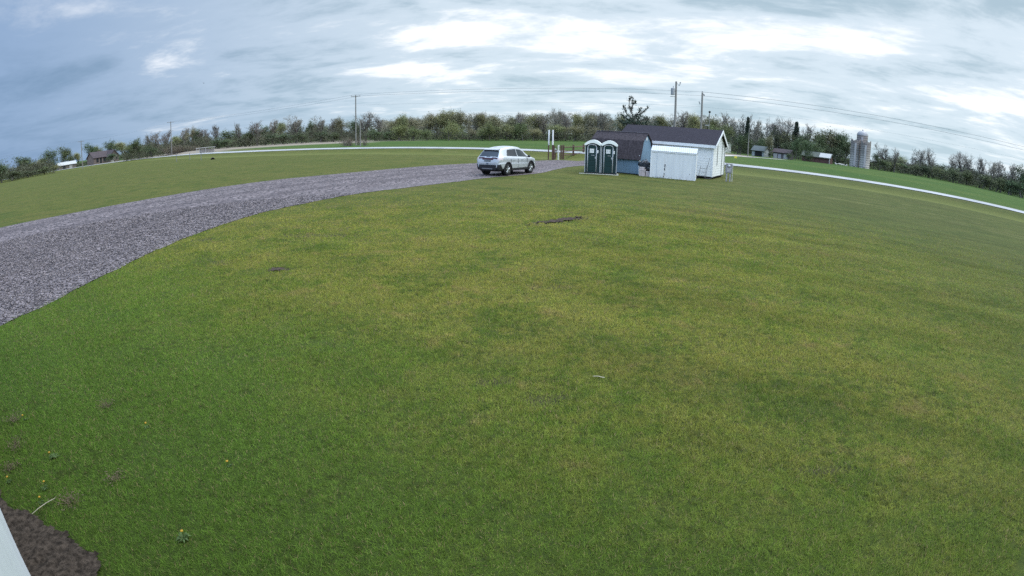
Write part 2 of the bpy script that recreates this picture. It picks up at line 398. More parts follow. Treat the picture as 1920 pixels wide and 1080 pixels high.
def strip(name, L, Rt, n, zoff, mt, follow=True, crown=0.0, zc=None):
    m = len(L); t = np.linspace(0, 1, n)
    x = L[:, :1] * (1 - t) + Rt[:, :1] * t; y = L[:, 1:] * (1 - t) + Rt[:, 1:] * t
    z = ground_z(x, y) + zoff if zc is None else np.full(x.shape, zc)
    z = z + crown * (1 - (2 * t - 1) ** 2)
    i = np.arange(m * n).reshape(m, n)
    f = np.stack([i[:-1, :-1], i[1:, :-1], i[1:, 1:], i[:-1, 1:]], -1).reshape(-1, 4)
    me = np_mesh(name, np.stack([x.ravel(), y.ravel(), z.ravel()], 1), f, mt, True)
    uv = me.uv_layers.new(name='along'); U = np.stack([np.broadcast_to(np.arange(m)[:, None], (m, n)).ravel() * .2, np.broadcast_to(t, (m, n)).ravel()], 1)
    uv.data.foreach_set('uv', U[f.ravel()].astype(np.float32).ravel())
    return tag(link(name, me), kind='structure')

def build_road():
    p = resample(ROAD, 500); d = np.gradient(p, axis=0); d /= np.hypot(d[:, 0], d[:, 1])[:, None]; nrm = np.stack([-d[:, 1], d[:, 0]], 1)
    m = mat('road_concrete', (.36, .36, .365), .85, var=.16, scale=.35, bump=.15, bscale=8, spec=.2)
    strip('road', p - nrm * ROAD_W, p + nrm * ROAD_W, 9, 0, m, zc=ROAD_Z, crown=.06)
    # farm track beyond the road on the right
    q = catmull([(19.5, 60), (27, 78), (36, 95), (47, 112), (57, 122), (70, 130)], 10); d = np.gradient(q, axis=0); d /= np.hypot(d[:, 0], d[:, 1])[:, None]; nn = np.stack([-d[:, 1], d[:, 0]], 1)
    strip('farm_track', q + nn * 1.8, q - nn * 1.8, 5, .06, mat('track_gravel', (.46, .42, .39), .9, var=.15, scale=1.2, bump=.3, bscale=10))
build_road()

def build_drive():
    m = bpy.data.materials.new('gravel'); m.use_nodes = True; t = NT(m.node_tree); b = m.node_tree.nodes['Principled BSDF']
    P = t.n('ShaderNodeNewGeometry').outputs['Position']
    uvx, uvy, _ = t.xyz(t.n('ShaderNodeUVMap', uv_map='along').outputs[0])
    vo = t.n('ShaderNodeTexVoronoi'); t.l(P, vo.inputs['Vector']); vo.inputs['Scale'].default_value = 15.0
    st = t.xyz(vo.outputs['Color'])[0]
    v2 = t.n('ShaderNodeTexVoronoi'); t.l(P, v2.inputs['Vector']); v2.inputs['Scale'].default_value = 8.0
    s2 = t.xyz(v2.outputs['Color'])[1]
    k = t.m('ADD', t.m('MULTIPLY', st, .55), t.m('MULTIPLY', s2, .45))
    c = t.mix(t.mr(k, .2, .8), (.030, .025, .028), (.245, .20, .205))
    c = t.mix(t.mr(t.noise(P, .5, 5, .65), .42, .7, 0.0, .45), c, (.082, .063, .069))
    # tracks worn along the drive, loose pale stone along the near edge
    tr = t.m('SINE', t.m('ADD', t.m('MULTIPLY', uvy, 26.0), t.m('MULTIPLY', t.noise(P, .25, 2), 5.0)))
    c = t.mix(t.mr(tr, .2, 1.0, 0.0, .40), c, (.060, .048, .053))
    c = t.mix(t.mr(uvy, .80, .97, 0.0, .35), c, t.mix(st, (.095, .08, .087), (.31, .265, .27)))
    t.l(c, b.inputs['Base Color']); b.inputs['Roughness'].default_value = .85; b.inputs['Specular IOR Level'].default_value = .25
    bp = t.n('ShaderNodeBump'); bp.inputs['Strength'].default_value = .7; bp.inputs['Distance'].default_value = .03
    t.l(t.m('ADD', st, t.m('MULTIPLY', vo.outputs['Distance'], -.5)), bp.inputs['Height']); t.l(bp.outputs[0], b.inputs['Normal'])
    jit = lambda p, sd: p + np.stack([vnoise(p[:, 0], p[:, 1], sd, .6) - .5, vnoise(p[:, 0], p[:, 1], sd + 1, .5) - .5], 1) * .12
    strip('gravel_drive', jit(DF, 11), jit(DN, 21), 30, .012, m)
build_drive()
def build_stones():
    rs = np.random.RandomState(21); N = 220000
    x, y = rs.uniform(-26, 0, N), rs.uniform(1, 27, N); r = np.hypot(x, y); k = in_poly(x, y, resample(DRIVE_POLY, 160)) & (r < 25) & (rs.rand(N) < np.interp(r, (9, 14, 25), (1, .75, .25))); x, y, r = x[k], y[k], r[k]; n = len(x)
    s = rs.uniform(.012, .030, n) * np.interp(r, (10, 25), (1, 1.5)); o6 = np.array([(1, 0, 0), (-1, 0, 0), (0, 1, 0), (0, -1, 0), (0, 0, 1), (0, 0, -1)], float)
    v = o6[None] * rs.uniform(.65, 1.15, (n, 6, 1)) * s[:, None, None]; a = rs.uniform(0, 6.28, n); ca, sa = np.cos(a)[:, None], np.sin(a)[:, None]
    v = np.stack([v[:, :, 0] * ca - v[:, :, 1] * sa + x[:, None], v[:, :, 0] * sa + v[:, :, 1] * ca + y[:, None], v[:, :, 2] * .7 + (ground_z(x, y) + .014)[:, None] + s[:, None] * .3], -1)
    f8 = np.array([(0, 2, 4), (2, 1, 4), (1, 3, 4), (3, 0, 4), (2, 0, 5), (1, 2, 5), (3, 1, 5), (0, 3, 5)]); f = (np.arange(n)[:, None, None] * 6 + f8[None]).reshape(-1, 3)
    m = bpy.data.materials.new('stone'); m.use_nodes = True; t = NT(m.node_tree); b = m.node_tree.nodes['Principled BSDF']; k_ = t.n('ShaderNodeAttribute', attribute_name='shade').outputs['Fac']
    t.l(t.mix(k_, (.045, .037, .042), (.285, .243, .245)), b.inputs['Base Color']); b.inputs['Roughness'].default_value = .85
    me = np_mesh('gravel_stones', v.reshape(-1, 3), f, m); at = me.attributes.new('shade', 'FLOAT', 'FACE'); at.data.foreach_set('value', np.repeat(rs.rand(n) ** 1.5, 8).astype(np.float32))
    tag(link('gravel_stones', me), 'loose grey purple gravel stones strewn over the drive', 'gravel', kind='stuff')
build_stones()

# soil strip along the building and the grass
SOIL = np.array([(-6.2, 3.06), (-4.75, 2.42), (-4.30, 2.22), (-4.02, 2.25), (-3.80, 2.23), (-3.57, 2.16), (-3.35, 2.18), (-3.15, 2.05), (-2.98, 2.06), (-2.84, 1.93), (-2.55, 1.82), (-2.0, 1.6), (-1.0, 1.1), (1.0, .3), (1.0, -.9), (-.6, -.2), (-3.43, 1.58), (-4.38, 2.1)])
def build_soil():
    rs = np.random.RandomState(4); n = 14000
    # a fine lumpy sheet: grid clipped by the outline
    u = np.arange(-5.2, .6, .022); v = np.arange(-.7, 3.0, .022); X, Y = np.meshgrid(u, v)
    ins = in_poly(X + (vnoise(X, Y, 5, .09) - .5) * .10, Y + (vnoise(X, Y, 6, .09) - .5) * .10, SOIL)
    Z = .012 + .030 * vnoise(X, Y, 7, .10) + .016 * vnoise(X, Y, 8, .045)
    i = np.arange(X.size).reshape(X.shape)
    f = np.stack([i[:-1, :-1], i[:-1, 1:], i[1:, 1:], i[1:, :-1]], -1).reshape(-1, 4)
    f = f[ins.ravel()[f].all(1)]
    m = mat('dark_soil', (.058, .044, .035), .95, var=.6, scale=20, bump=.8, bscale=60, spec=.1)
    tag(link('soil_bed', np_mesh('soil_bed', np.stack([X.ravel(), Y.ravel(), Z.ravel()], 1), f, m, True)), kind='structure')
build_soil()

def build_bare():
    m = mat('bare_earth', (.060, .043, .037), .95, var=.6, scale=9, bump=.7, bscale=40, spec=.1)
    for cx, cy, a, b, r, k in BARE[:2]:
        c, s = math.cos(R(r)), math.sin(R(r)); u = np.arange(-a * 1.5, a * 1.5, .028); v = np.arange(-b * 1.7, b * 1.7, .022); U, V = np.meshgrid(u, v); X = cx + U * c - V * s; Y = cy + U * s + V * c
        e = 1.1 - np.hypot(U / a, V / b) + (vnoise(X, Y, 51, .16) - .5) * 1.2 + (vnoise(X, Y, 52, .06) - .5) * 1.0; ins = e > (1.35 - k) * .55
        Z = ground_z(X, Y) + .006 + .022 * vnoise(X, Y, 53, .10) + .012 * vnoise(X, Y, 54, .04)
        i = np.arange(X.size).reshape(X.shape); f = np.stack([i[:-1, :-1], i[:-1, 1:], i[1:, 1:], i[1:, :-1]], -1).reshape(-1, 4); f = f[ins.ravel()[f].all(1)]
        tag(link('bare_soil', np_mesh('bare_soil', np.stack([X.ravel(), Y.ravel(), Z.ravel()], 1), f, m, True)), kind='structure')
build_bare()

def build_grass():
    rs = np.random.RandomState(9); P = []
    for r0, r1, dens in ((1.0, 4.2, 8200), (4.2, 6.5, 5600), (6.5, 9.5, 3400), (9.5, 13, 2000), (13, 20, 1100), (20, 30, 420)):
        hf = R(105) if r0 < 4 else R(66); area = (r1 * r1 - r0 * r0) * hf; n = int(area * dens)
        r = np.sqrt(rs.uniform(r0 * r0, r1 * r1, n)); a = rs.uniform(-hf, hf, n)
        P.append(np.stack([r * np.sin(a), r * np.cos(a), np.full(n, (r0 + r1) / 2)], 1))
    P = np.vstack(P); x, y, rb = P.T
    keep = ~in_poly(x + rs.normal(0, .09, len(x)), y + rs.normal(0, .09, len(x)), resample(DRIVE_POLY, 260)) & ~in_poly(x + rs.normal(0, .035, len(x)), y + rs.normal(0, .035, len(x)), SOIL)
    keep &= ((x - WALL_P[0]) * WALL_N[0] + (y - WALL_P[1]) * WALL_N[1]) > .02
    thin = vnoise(x, y, 31, .35) * .5 + vnoise(x, y, 32, 1.1) * .5
    keep &= rs.rand(len(x)) < np.clip(.35 + 1.5 * thin, 0, 1)
    keep &= rs.rand(len(x)) > bare_mask(x, y) * .95
    keep &= rs.rand(len(x)) < 1 - sstep((np.hypot(x, y) - 9) / 20)
    x, y, rb = x[keep], y[keep], rb[keep]; n = len(x)
    L = rs.uniform(.022, .050, n) * (1 + .25 * (vnoise(x, y, 33, .5) - .5) * 2); L *= np.interp(rb, (3, 15), (1, 1.15))
    w = rs.uniform(.0022, .0042, n) * np.interp(rb, (3, 6, 15, 25), (1.0, 1.4, 3.2, 5.5))
    th = rs.uniform(0, 2 * np.pi, n); ln = rs.uniform(.25, 1.25, n); ld = rs.uniform(0, 2 * np.pi, n)
    z = ground_z(x, y)
    dx, dy = np.cos(th) * w, np.sin(th) * w; tx, ty, tz = np.cos(ld) * np.sin(ln) * L, np.sin(ld) * np.sin(ln) * L, np.cos(ln) * L
    v = np.empty((n, 3, 3), np.float32)
    v[:, 0] = np.stack([x - dx, y - dy, z - .004], 1); v[:, 1] = np.stack([x + dx, y + dy, z - .004], 1); v[:, 2] = np.stack([x + tx, y + ty, z + tz], 1)
    m = bpy.data.materials.new('grass_blade'); m.use_nodes = True; t = NT(m.node_tree); b = m.node_tree.nodes['Principled BSDF']
    g = t.n('ShaderNodeGroup'); g.node_tree = TURF
    k = t.n('ShaderNodeAttribute', attribute_name='blade').outputs['Fac']
    hv = t.n('ShaderNodeHueSaturation'); t.l(g.outputs[0], hv.inputs['Color']); t.l(t.mr(k, 0.0, .86, 1.72, 2.45, False), hv.inputs['Value'])
    c = t.mix(t.mr(k, .90, .93), hv.outputs[0], (.36, .29, .14))
    t.l(c, b.inputs['Base Color']); b.inputs['Roughness'].default_value = .7; b.inputs['Specular IOR Level'].default_value = .06
    tr = t.n('ShaderNodeBsdfTranslucent'); t.l(c, tr.inputs[0]); ms = t.n('ShaderNodeMixShader'); ms.inputs[0].default_value = .45
    t.l(b.outputs[0], ms.inputs[1]); t.l(tr.outputs[0], ms.inputs[2]); t.l(ms.outputs[0], m.node_tree.nodes['Material Output'].inputs[0])
    me = np_mesh('grass', v.reshape(-1, 3), np.arange(3 * n).reshape(n, 3), m)
    at = me.attributes.new('blade', 'FLOAT', 'FACE'); at.data.foreach_set('value', rs.rand(n).astype(np.float32))
    tag(link('grass', me), 'short mown lawn grass with straw coloured blades growing all over the foreground', 'grass', kind='stuff')
build_grass()

# ------------------------------------------------------------------ sheds and buildings
def siding(mb, p0, p1, z0, z1, course, half=None, lap=.008):
    """lap boards from p0 to p1 (ground points, outside on the right hand side); half(z) narrows a gable"""
    p0, p1 = np.array(p0, float), np.array(p1, float); d = p1 - p0; L = np.hypot(*d); d /= L; nr = np.array((d[1], -d[0])); mid = (p0 + p1) / 2
    z = z0
    while z < z1 - 1e-4:
        zt = min(z + course, z1)
        ha, hb = (L / 2, L / 2) if half is None else (half(z), half(zt))
        a, b = mid - d * ha, mid + d * ha; c, e = mid + d * hb, mid - d * hb; o = nr * lap
        mb.quad((a[0] + o[0], a[1] + o[1], z), (b[0] + o[0], b[1] + o[1], z), (c[0], c[1], zt), (e[0], e[1], zt))
        mb.quad((a[0], a[1], z), (b[0], b[1], z), (b[0] + o[0], b[1] + o[1], z), (a[0] + o[0], a[1] + o[1], z))
        z = zt
WHITE = mat('white_siding', (.78, .79, .78), .55, var=.04, scale=2.5)
TRIM = mat('white_trim', (.78, .79, .80), .5, var=.06, scale=4)
SHINGLE = mat('dark_shingles', (.040, .036, .045), .95, var=.30, scale=9, spec=.08, bump=.5, bscale=18, stretch=(1, 1, 2.2))
DARK = mat('near_black', (.02, .02, .022), .8)  # near-black shared by beams, cart wheel, pole cap and openings

def slab(mb, a, b, c, d, th):
    """roof slab a-b (eave) c-d (ridge), thickness th downwards along its normal"""
    a, b, c, d = map(Vector, (a, b, c, d)); n = (b - a).cross(d - a).normalized()
    if n.z < 0: n = -n
    lo = [p - n * th for p in (a, b, c, d)]; vs = [a, b, c, d] + lo
    mb.add(vs, ((0, 1, 2, 3), (7, 6, 5, 4), (0, 4, 5, 1), (1, 5, 6, 2), (2, 6, 7, 3), (3, 7, 4, 0)))

def build_garage():
    # local frame: x along the eave (0 = left hidden end, L = gable facing right), y = depth
    C = np.array((14.6, 38.05)); u = np.array((.85, -.53)); L, Wd = 7.6, 5.1
    o2 = C - u * L; g = empty('garage', (o2[0], o2[1], 0), math.atan2(u[1], u[0]), 'large white lap sided garage with dark shingle roof standing on blocks', 'garage')
    zb, ze, zr = .17, 2.47, 3.62
    w = MB()
    siding(w, (0, 0), (L, 0), zb, ze, .19); siding(w, (L, 0), (L, Wd), zb, ze, .19)
    hf = lambda z: Wd / 2 * (zr - z) / (zr - ze) if z > ze else Wd / 2
    siding(w, (L, 0), (L, Wd), ze, zr - .06, .19, hf)
    siding(w, (L, Wd), (0, Wd), zb, ze, .19); siding(w, (0, Wd), (0, 0), zb, ze, .19); siding(w, (0, Wd), (0, 0), ze, zr - .06, .19, hf)
    w.build('wall', WHITE, g)
    r = MB(); ov, oe = .22, .16; k = (zr - ze) / (Wd / 2); rz = zr + .10
    slab(r, (-ov, -oe, ze - k * oe + .12), (L + ov, -oe, ze - k * oe + .12), (L + ov, Wd / 2, rz + .02), (-ov, Wd / 2, rz + .02), .09)
    slab(r, (L + ov, Wd + oe, ze - k * oe + .12), (-ov, Wd + oe, ze - k * oe + .12), (-ov, Wd / 2, rz + .02), (L + ov, Wd / 2, rz + .02), .09)
    r.build('roof', SHINGLE, g)
    f = MB(); f.box(-.2, L + .2, -.21, -.165, ze - .17, ze + .045); f.build('fascia', TRIM, g)
    for y0, z0, y1, z1 in ((-oe - .02, ze - k * oe + .03, Wd / 2, rz - .07), (Wd + oe + .02, ze - k * oe + .03, Wd / 2, rz - .07)):
        b = MB(); n = .15
        b.add([(L + ov + dx, y, z) for dx in (.004, .035) for y, z in ((y0, z0 - n), (y1, z1 - n), (y1, z1 + .09), (y0, z0 + .09))], ((0, 1, 2, 3), (7, 6, 5, 4), (0, 4, 5, 1), (1, 5, 6, 2), (2, 6, 7, 3), (3, 7, 4, 0)))
        b.build('bargeboard', TRIM, g)
    for x, y in ((L, 0), (L, Wd)):
        c = MB(); c.box(x - .08, x + .03, y - .03 if y == 0 else y - .08, y + .08 if y == 0 else y + .03, zb - .02, ze); c.build('corner_board', TRIM, g)
    d = MB(); d.box(L + .02, L + .055, .18 * Wd + .7, .18 * Wd + .735, 1.0, 3.05); d.build('downpipe', mat('dark_strip', (.10, .11, .11), .6), g)
    d = MB(); d.box(L + .02, L + .05, Wd * .72, Wd * .72 + .03, zb, 2.75); d.box(L + .02, L + .05, Wd * .95, Wd * .95 + .03, zb, 2.5); d.build('door_gap', mat('dark_strip', (.10, .11, .11), .6), g)
    s = MB(); s.box(-.02, L - .02, .04, Wd - .04, zb - .09, zb - .004); s.build('sill_beam', DARK, g)
    bl = mat('concrete_block', (.32, .30, .29), .9, var=.2)
    for x in (L - .3, L - 2.6, L - 5, .3):
        for y in (.3, Wd - .3):
            b = MB(); b.box(x - .2, x + .2, y - .12, y + .12, -.02, zb - .095); b.build('footing_block', bl, g, bevel=.01)
build_garage()

def build_low_shed():
    u = np.array((.93, -.367)); C = np.array((12.35, 35.42)); L, Dp = 3.12, 1.25
    o2 = C - u * L; g = empty('low_shed', (o2[0], o2[1], 0), math.atan2(u[1], u[0]), 'low white metal shed with ribbed roof and dark holes in its door', 'shed')
    pm = mat('weathered_white_metal', (.72, .735, .75), .5, var=.05, scale=1.6, stretch=(3, 3, .4)); 
    m = MATS['weathered_white_metal']; t = NT(m.node_tree); b = m.node_tree.nodes['Principled BSDF']; src = b.inputs['Base Color'].links[0].from_socket
    P = t.n('ShaderNodeTexCoord').outputs['Object']; z = t.xyz(P)[2]
    rust = t.m('MULTIPLY', t.mr(t.noise(P, 9, 5, .7), .48, .7), t.mr(z, .0, .38, .9, 0.0))      # splash rust along the foot of the sheets
    t.l(t.mix(rust, src, (.30, .24, .20)), b.inputs['Base Color'])
    ze, zr = 1.86, 2.17
    w = MB()
    # ribbed sheets
    n = 26
    def ribs(p0, p1, zt):
        p0, p1 = np.array(p0, float), np.array(p1, float); d = (p1 - p0); Ln = np.hypot(*d); d /= Ln; nr = np.array((d[1], -d[0])); k = max(2, int(Ln / .24))
        for i in range(k):
            a, c = p0 + d * Ln * i / k, p0 + d * Ln * (i + 1) / k; a2, c2 = a + d * .03 + nr * .003, c - d * .03 + nr * .003
            for q, r in ((a, a2), (a2, c2), (c2, c)): w.quad((*q, -.03), (*r, -.03), (*r, zt), (*q, zt))
    ribs((0, 0), (L, 0), ze); ribs((L, 0), (L, Dp), ze); ribs((L, Dp), (0, Dp), ze); ribs((0, Dp), (0, 0), ze)
    for x in (0, L): w.poly([(x, 0, ze), (x, Dp, ze), (x, Dp * .55, zr)] if x else [(x, Dp, ze), (x, 0, ze), (x, Dp * .55, zr)])
    w.build('wall', pm, g)
    r = MB(); k = 44
    for i in range(k):                                   # corrugated roof sheets
        x0, x1 = -.05 + (L + .1) * i / k, -.05 + (L + .1) * (i + 1) / k; a0, a1 = .018 * (i % 2), .018 * ((i + 1) % 2)
        slab(r, (x0, -.05, ze - .01 + a0), (x1, -.05, ze - .01 + a1), (x1, Dp * .55, zr + .03 + a1), (x0, Dp * .55, zr + .03 + a0), .012)
        slab(r, (x1, Dp + .08, ze - .05 + a1), (x0, Dp + .08, ze - .05 + a0), (x0, Dp * .55, zr + .03 + a0), (x1, Dp * .55, zr + .03 + a1), .012)
    r.build('roof', mat('white_roof_sheet', (.53, .545, .56), .6, var=.10, scale=9), g)
    d = MB(); d.box(.42, .93, -.032, -.016, .06, 1.72)
    d.build('door', pm, g)
    hole = mat('hole_black', (.012, .012, .014), .9)
    for x, z, sx, sz in ((.985, .86, .030, .13), (.965, .62, .034, .08), (.95, .30, .030, .055), (.905, .10, .024, .06), (2.72, .42, .018, .022)):
        h = MB(); h.poly([(x + sx * math.cos(a) * (1 + .25 * math.sin(3 * a)), -.036, z + sz * math.sin(a)) for a in np.linspace(0, 2 * math.pi, 14, endpoint=False)][::1]); h.build('door_hole', hole, g)
    for x, y in ((0, 0), (L, 0), (L, Dp)):
        c = MB(); c.box(x - .04 - (.012 if x == 0 else 0), x + (.04 if x == 0 else .016), y - .02, y + .05, -.02, ze - .03); c.build('corner_trim', TRIM, g)
    f = MB(); f.box(-.03, L + .03, -.03, -.006, ze - .10, ze - .03); f.build('fascia', TRIM, g)
build_low_shed()

def build_blue_shed():
    B = np.array((8.9, 37.75)); u = np.array((.81, -.59)); L, Wd = 4.0, 2.4
    o2 = B - u * L; g = empty('barn_shed', (o2[0], o2[1], 0), math.atan2(u[1], u[0]), 'pale blue garden shed with a dark barn style roof behind the green toilets', 'shed')
    blue = mat('blue_panel', (.165, .255, .345), .6, var=.10, scale=2, stretch=(5, 5, .5))
    zs, zm, zr = 1.30, 2.42, 2.98; ym = .42
    w = MB()
    for i in range(16):                                   # grooved plywood side
        a, b = L * i / 16, L * (i + 1) / 16
        w.quad((a + .012, 0, .08), (b - .012, 0, .08), (b - .012, 0, zs), (a + .012, 0, zs))
        w.quad((b - .012, 0, .08), (b, .012, .08), (b, .012, zs), (b - .012, 0, zs)); w.quad((b, .012, .08), (b + .012, 0, .08), (b + .012, 0, zs), (b, .012, zs))
    prof = [(0, .08), (Wd, .08), (Wd, zs), (Wd - ym, zm), (Wd / 2, zr), (ym, zm), (0, zs)]
    w.poly([(L, y, z) for y, z in prof]); w.poly([(0, y, z) for y, z in reversed(prof)])
    w.quad((L, Wd, .08), (0, Wd, .08), (0, Wd, zs), (L, Wd, zs))
    w.build('wall', blue, g)
    r = MB(); ov = .12
    pr = [(-.14, zs - .30 + .08), (ym - .03, zm + .05), (Wd / 2, zr + .07), (Wd - ym + .03, zm + .05), (Wd + .14, zs - .22)]
    for (y0, z0), (y1, z1) in zip(pr[:-1], pr[1:]):
        slab(r, (-ov, y0, z0), (L + ov, y0, z0), (L + ov, y1, z1), (-ov, y1, z1), .05)
    r.build('roof', mat('brown_shingles', (.062, .052, .057), .95, var=.35, scale=8, spec=.08, bump=.5, bscale=16), g)
    c = MB(); c.box(-ov, L + ov, Wd / 2 - .07, Wd / 2 + .07, zr + .075, zr + .10); c.build('ridge_cap', mat('ridge_grey', (.22, .20, .22), .8), g)
    v = MB(); v.lathe([(.0, .03), (.075, .03), (.11, .02), (.11, 0)], 16); o = v.build('gable_vent', TRIM, g); o.matrix_local = Matrix.Translation((L + .002, Wd / 2, 2.62)) @ Matrix.Rotation(R(90), 4, 'Y') @ Matrix.Diagonal((1.25, .9, 1, 1))
    c = MB(); c.box(L - .04, L + .025, -.025, .10, .05, zs + .12); c.build('corner_board', TRIM, g)
    c = MB(); c.box(L - .02, L + .025, Wd - .08, Wd + .025, .05, zs); c.build('corner_board', TRIM, g)
    s = MB(); s.box(0, L, .02, Wd - .02, -.02, .077); s.build('skid', DARK, g)
build_blue_shed()

def lump(name, c, r, seed, mt, label, cat, n=20, m=12, sq=1.0, parent=None):
    rs = random.Random(seed); mb = MB(); mb.ball((0, 0, r[2] * .9), r[0], r[1], r[2], n, m)
    k = [rs.uniform(0, 6.28) for _ in range(9)]
    mb.v = [(x * (1 + .16 * math.sin(5 * z / r[2] + k[0] + 3 * y / r[1]) + .08 * math.sin(9 * x / r[0] + k[1])), y * (1 + .16 * math.sin(4 * x / r[0] + k[2])), max(0, z * (1 + .14 * math.sin(6 * x / r[0] + k[3]) * math.cos(5 * y / r[1] + k[4])))) for x, y, z in mb.v]
    o = mb.build(name, mt, parent, smooth=True); o.location = c
    return tag(o, label, cat)
def build_clutter():
    dark = mat('dark_tarp', (.035, .038, .045), .45, var=.5, scale=5, bump=.8, bscale=9)
    pale = mat('pale_card', (.50, .43, .43), .8, var=.18, scale=5)
    def P(x, y): return (x, y)
    # pale boxes in the gap between the blue shed and the low white shed
    for x, y, z, sx, sy, sz, lab in ((9.0, 37.1, 0, .42, .4, .46, 'pale box on the ground beside the white corner board of the blue shed'),
                                     (9.40, 36.95, 0, .34, .4, .36, 'pale box on the ground close to the low white shed'),
                                     (8.98, 37.14, .46, .34, .36, .16, 'small pale box lying on another box under the dark tarp')):
        e = empty('storage_box', (x, y, z), -.45, lab, 'box')
        b = MB(); b.box(-sx / 2, sx / 2, -sy / 2, sy / 2, 0, sz * .86); b.build('box_body', pale, e, bevel=.012)
        b = MB(); b.box(-sx / 2 - .012, sx / 2 + .012, -sy / 2 - .012, sy / 2 + .012, sz * .862, sz); b.build('lid', mat('pale_lid', (.58, .52, .52), .7), e, bevel=.008)
    lump('tarp_heap', (9.32, 37.75, .30), (.46, .32, .42), 3, dark, 'crumpled dark tarp heaped over stored things between blue shed and white shed', 'tarp')
    lump('rubbish_bag', (9.42, 36.98, .36), (.19, .17, .16), 8, mat('black_bag', (.02, .02, .022), .35, var=.4, bump=.5), 'small black rubbish bag lying on the pale boxes', 'bag')
    # bent grey tube sticking out of the heap
    m = MB(); pts = [(9.02 + .06 * i, 37.40, .93 + .17 * math.sin(i / 8 * math.pi)) for i in range(9)]; m.path(pts, .035, 8)
    tag(m.build('bent_hose', mat('grey_hose', (.30, .30, .33), .6), None, smooth=True), 'bent grey hose arching over the top of the dark tarp heap', 'hose')
    # leaning metal frame by the garage
    e = empty('hand_cart', (13.75, 37.85, 0), -.55, 'thin dark metal hand cart frame leaning on the white garage front', 'cart')
    dm = mat('dark_metal', (.07, .07, .08), .5, metal=.5)
    for x, top in ((-.14, .95), (.34, 1.05)):
        b = MB(); b.path([(x - .14, -.30, .02), (x, -.02, top)], .014, 6); b.build('rail', dm, e)
    b = MB(); b.path([(.28, -.25, .05), (.48, -.01, 1.58)], .014, 6); b.build('handle', dm, e)
    for z in (.25, .5, .75):
        b = MB(); b.tube((-.26 + .12 * z, -.29 + .27 * z, z), (.24 + .12 * z, -.29 + .27 * z, z), .009, n=6); b.build('rung', dm, e)
    b = MB(); b.lathe([(.03, -.02), (.10, -.02), (.10, .02), (.03, .02)], 14, (-.3, -.36, .10), 'Y'); b.build('wheel', DARK, e)
    # electric pedestal
    e = empty('electric_pedestal', (15.53, 37.1, 0), -.25, 'grey electric meter pedestal on two posts beside the white garage', 'pedestal')
    gm = mat('grey_box_metal', (.27, .265, .285), .6, metal=.2, var=.1)
    for x in (-.13, .13):
        b = MB(); b.box(x - .05, x + .05, -.05, .05, -.02, .72); b.build('post', mat('grey_post', (.30, .295, .31), .8), e)
    b = MB(); b.box(-.24, .24, -.085, .10, .60, 1.30); b.build('cabinet', gm, e, bevel=.015)
    b = MB(); b.lathe([(0, -.19), (.07, -.18), (.09, -.14), (.09, -.087)], 16, (.0, 0, 1.14), 'Y'); b.build('meter_dial', mat('meter_glass', (.62, .63, .64), .15), e, smooth=True)
    b = MB(); b.box(-.16, .16, -.10, -.088, .68, .97); b.build('cover_panel', mat('panel_grey', (.34, .33, .35), .6), e)
    b = MB(); b.tube((.30, .04, 0), (.30, .04, 1.35), .02); b.build('conduit', mat('pale_conduit', (.6, .6, .58), .6), e)
build_clutter()

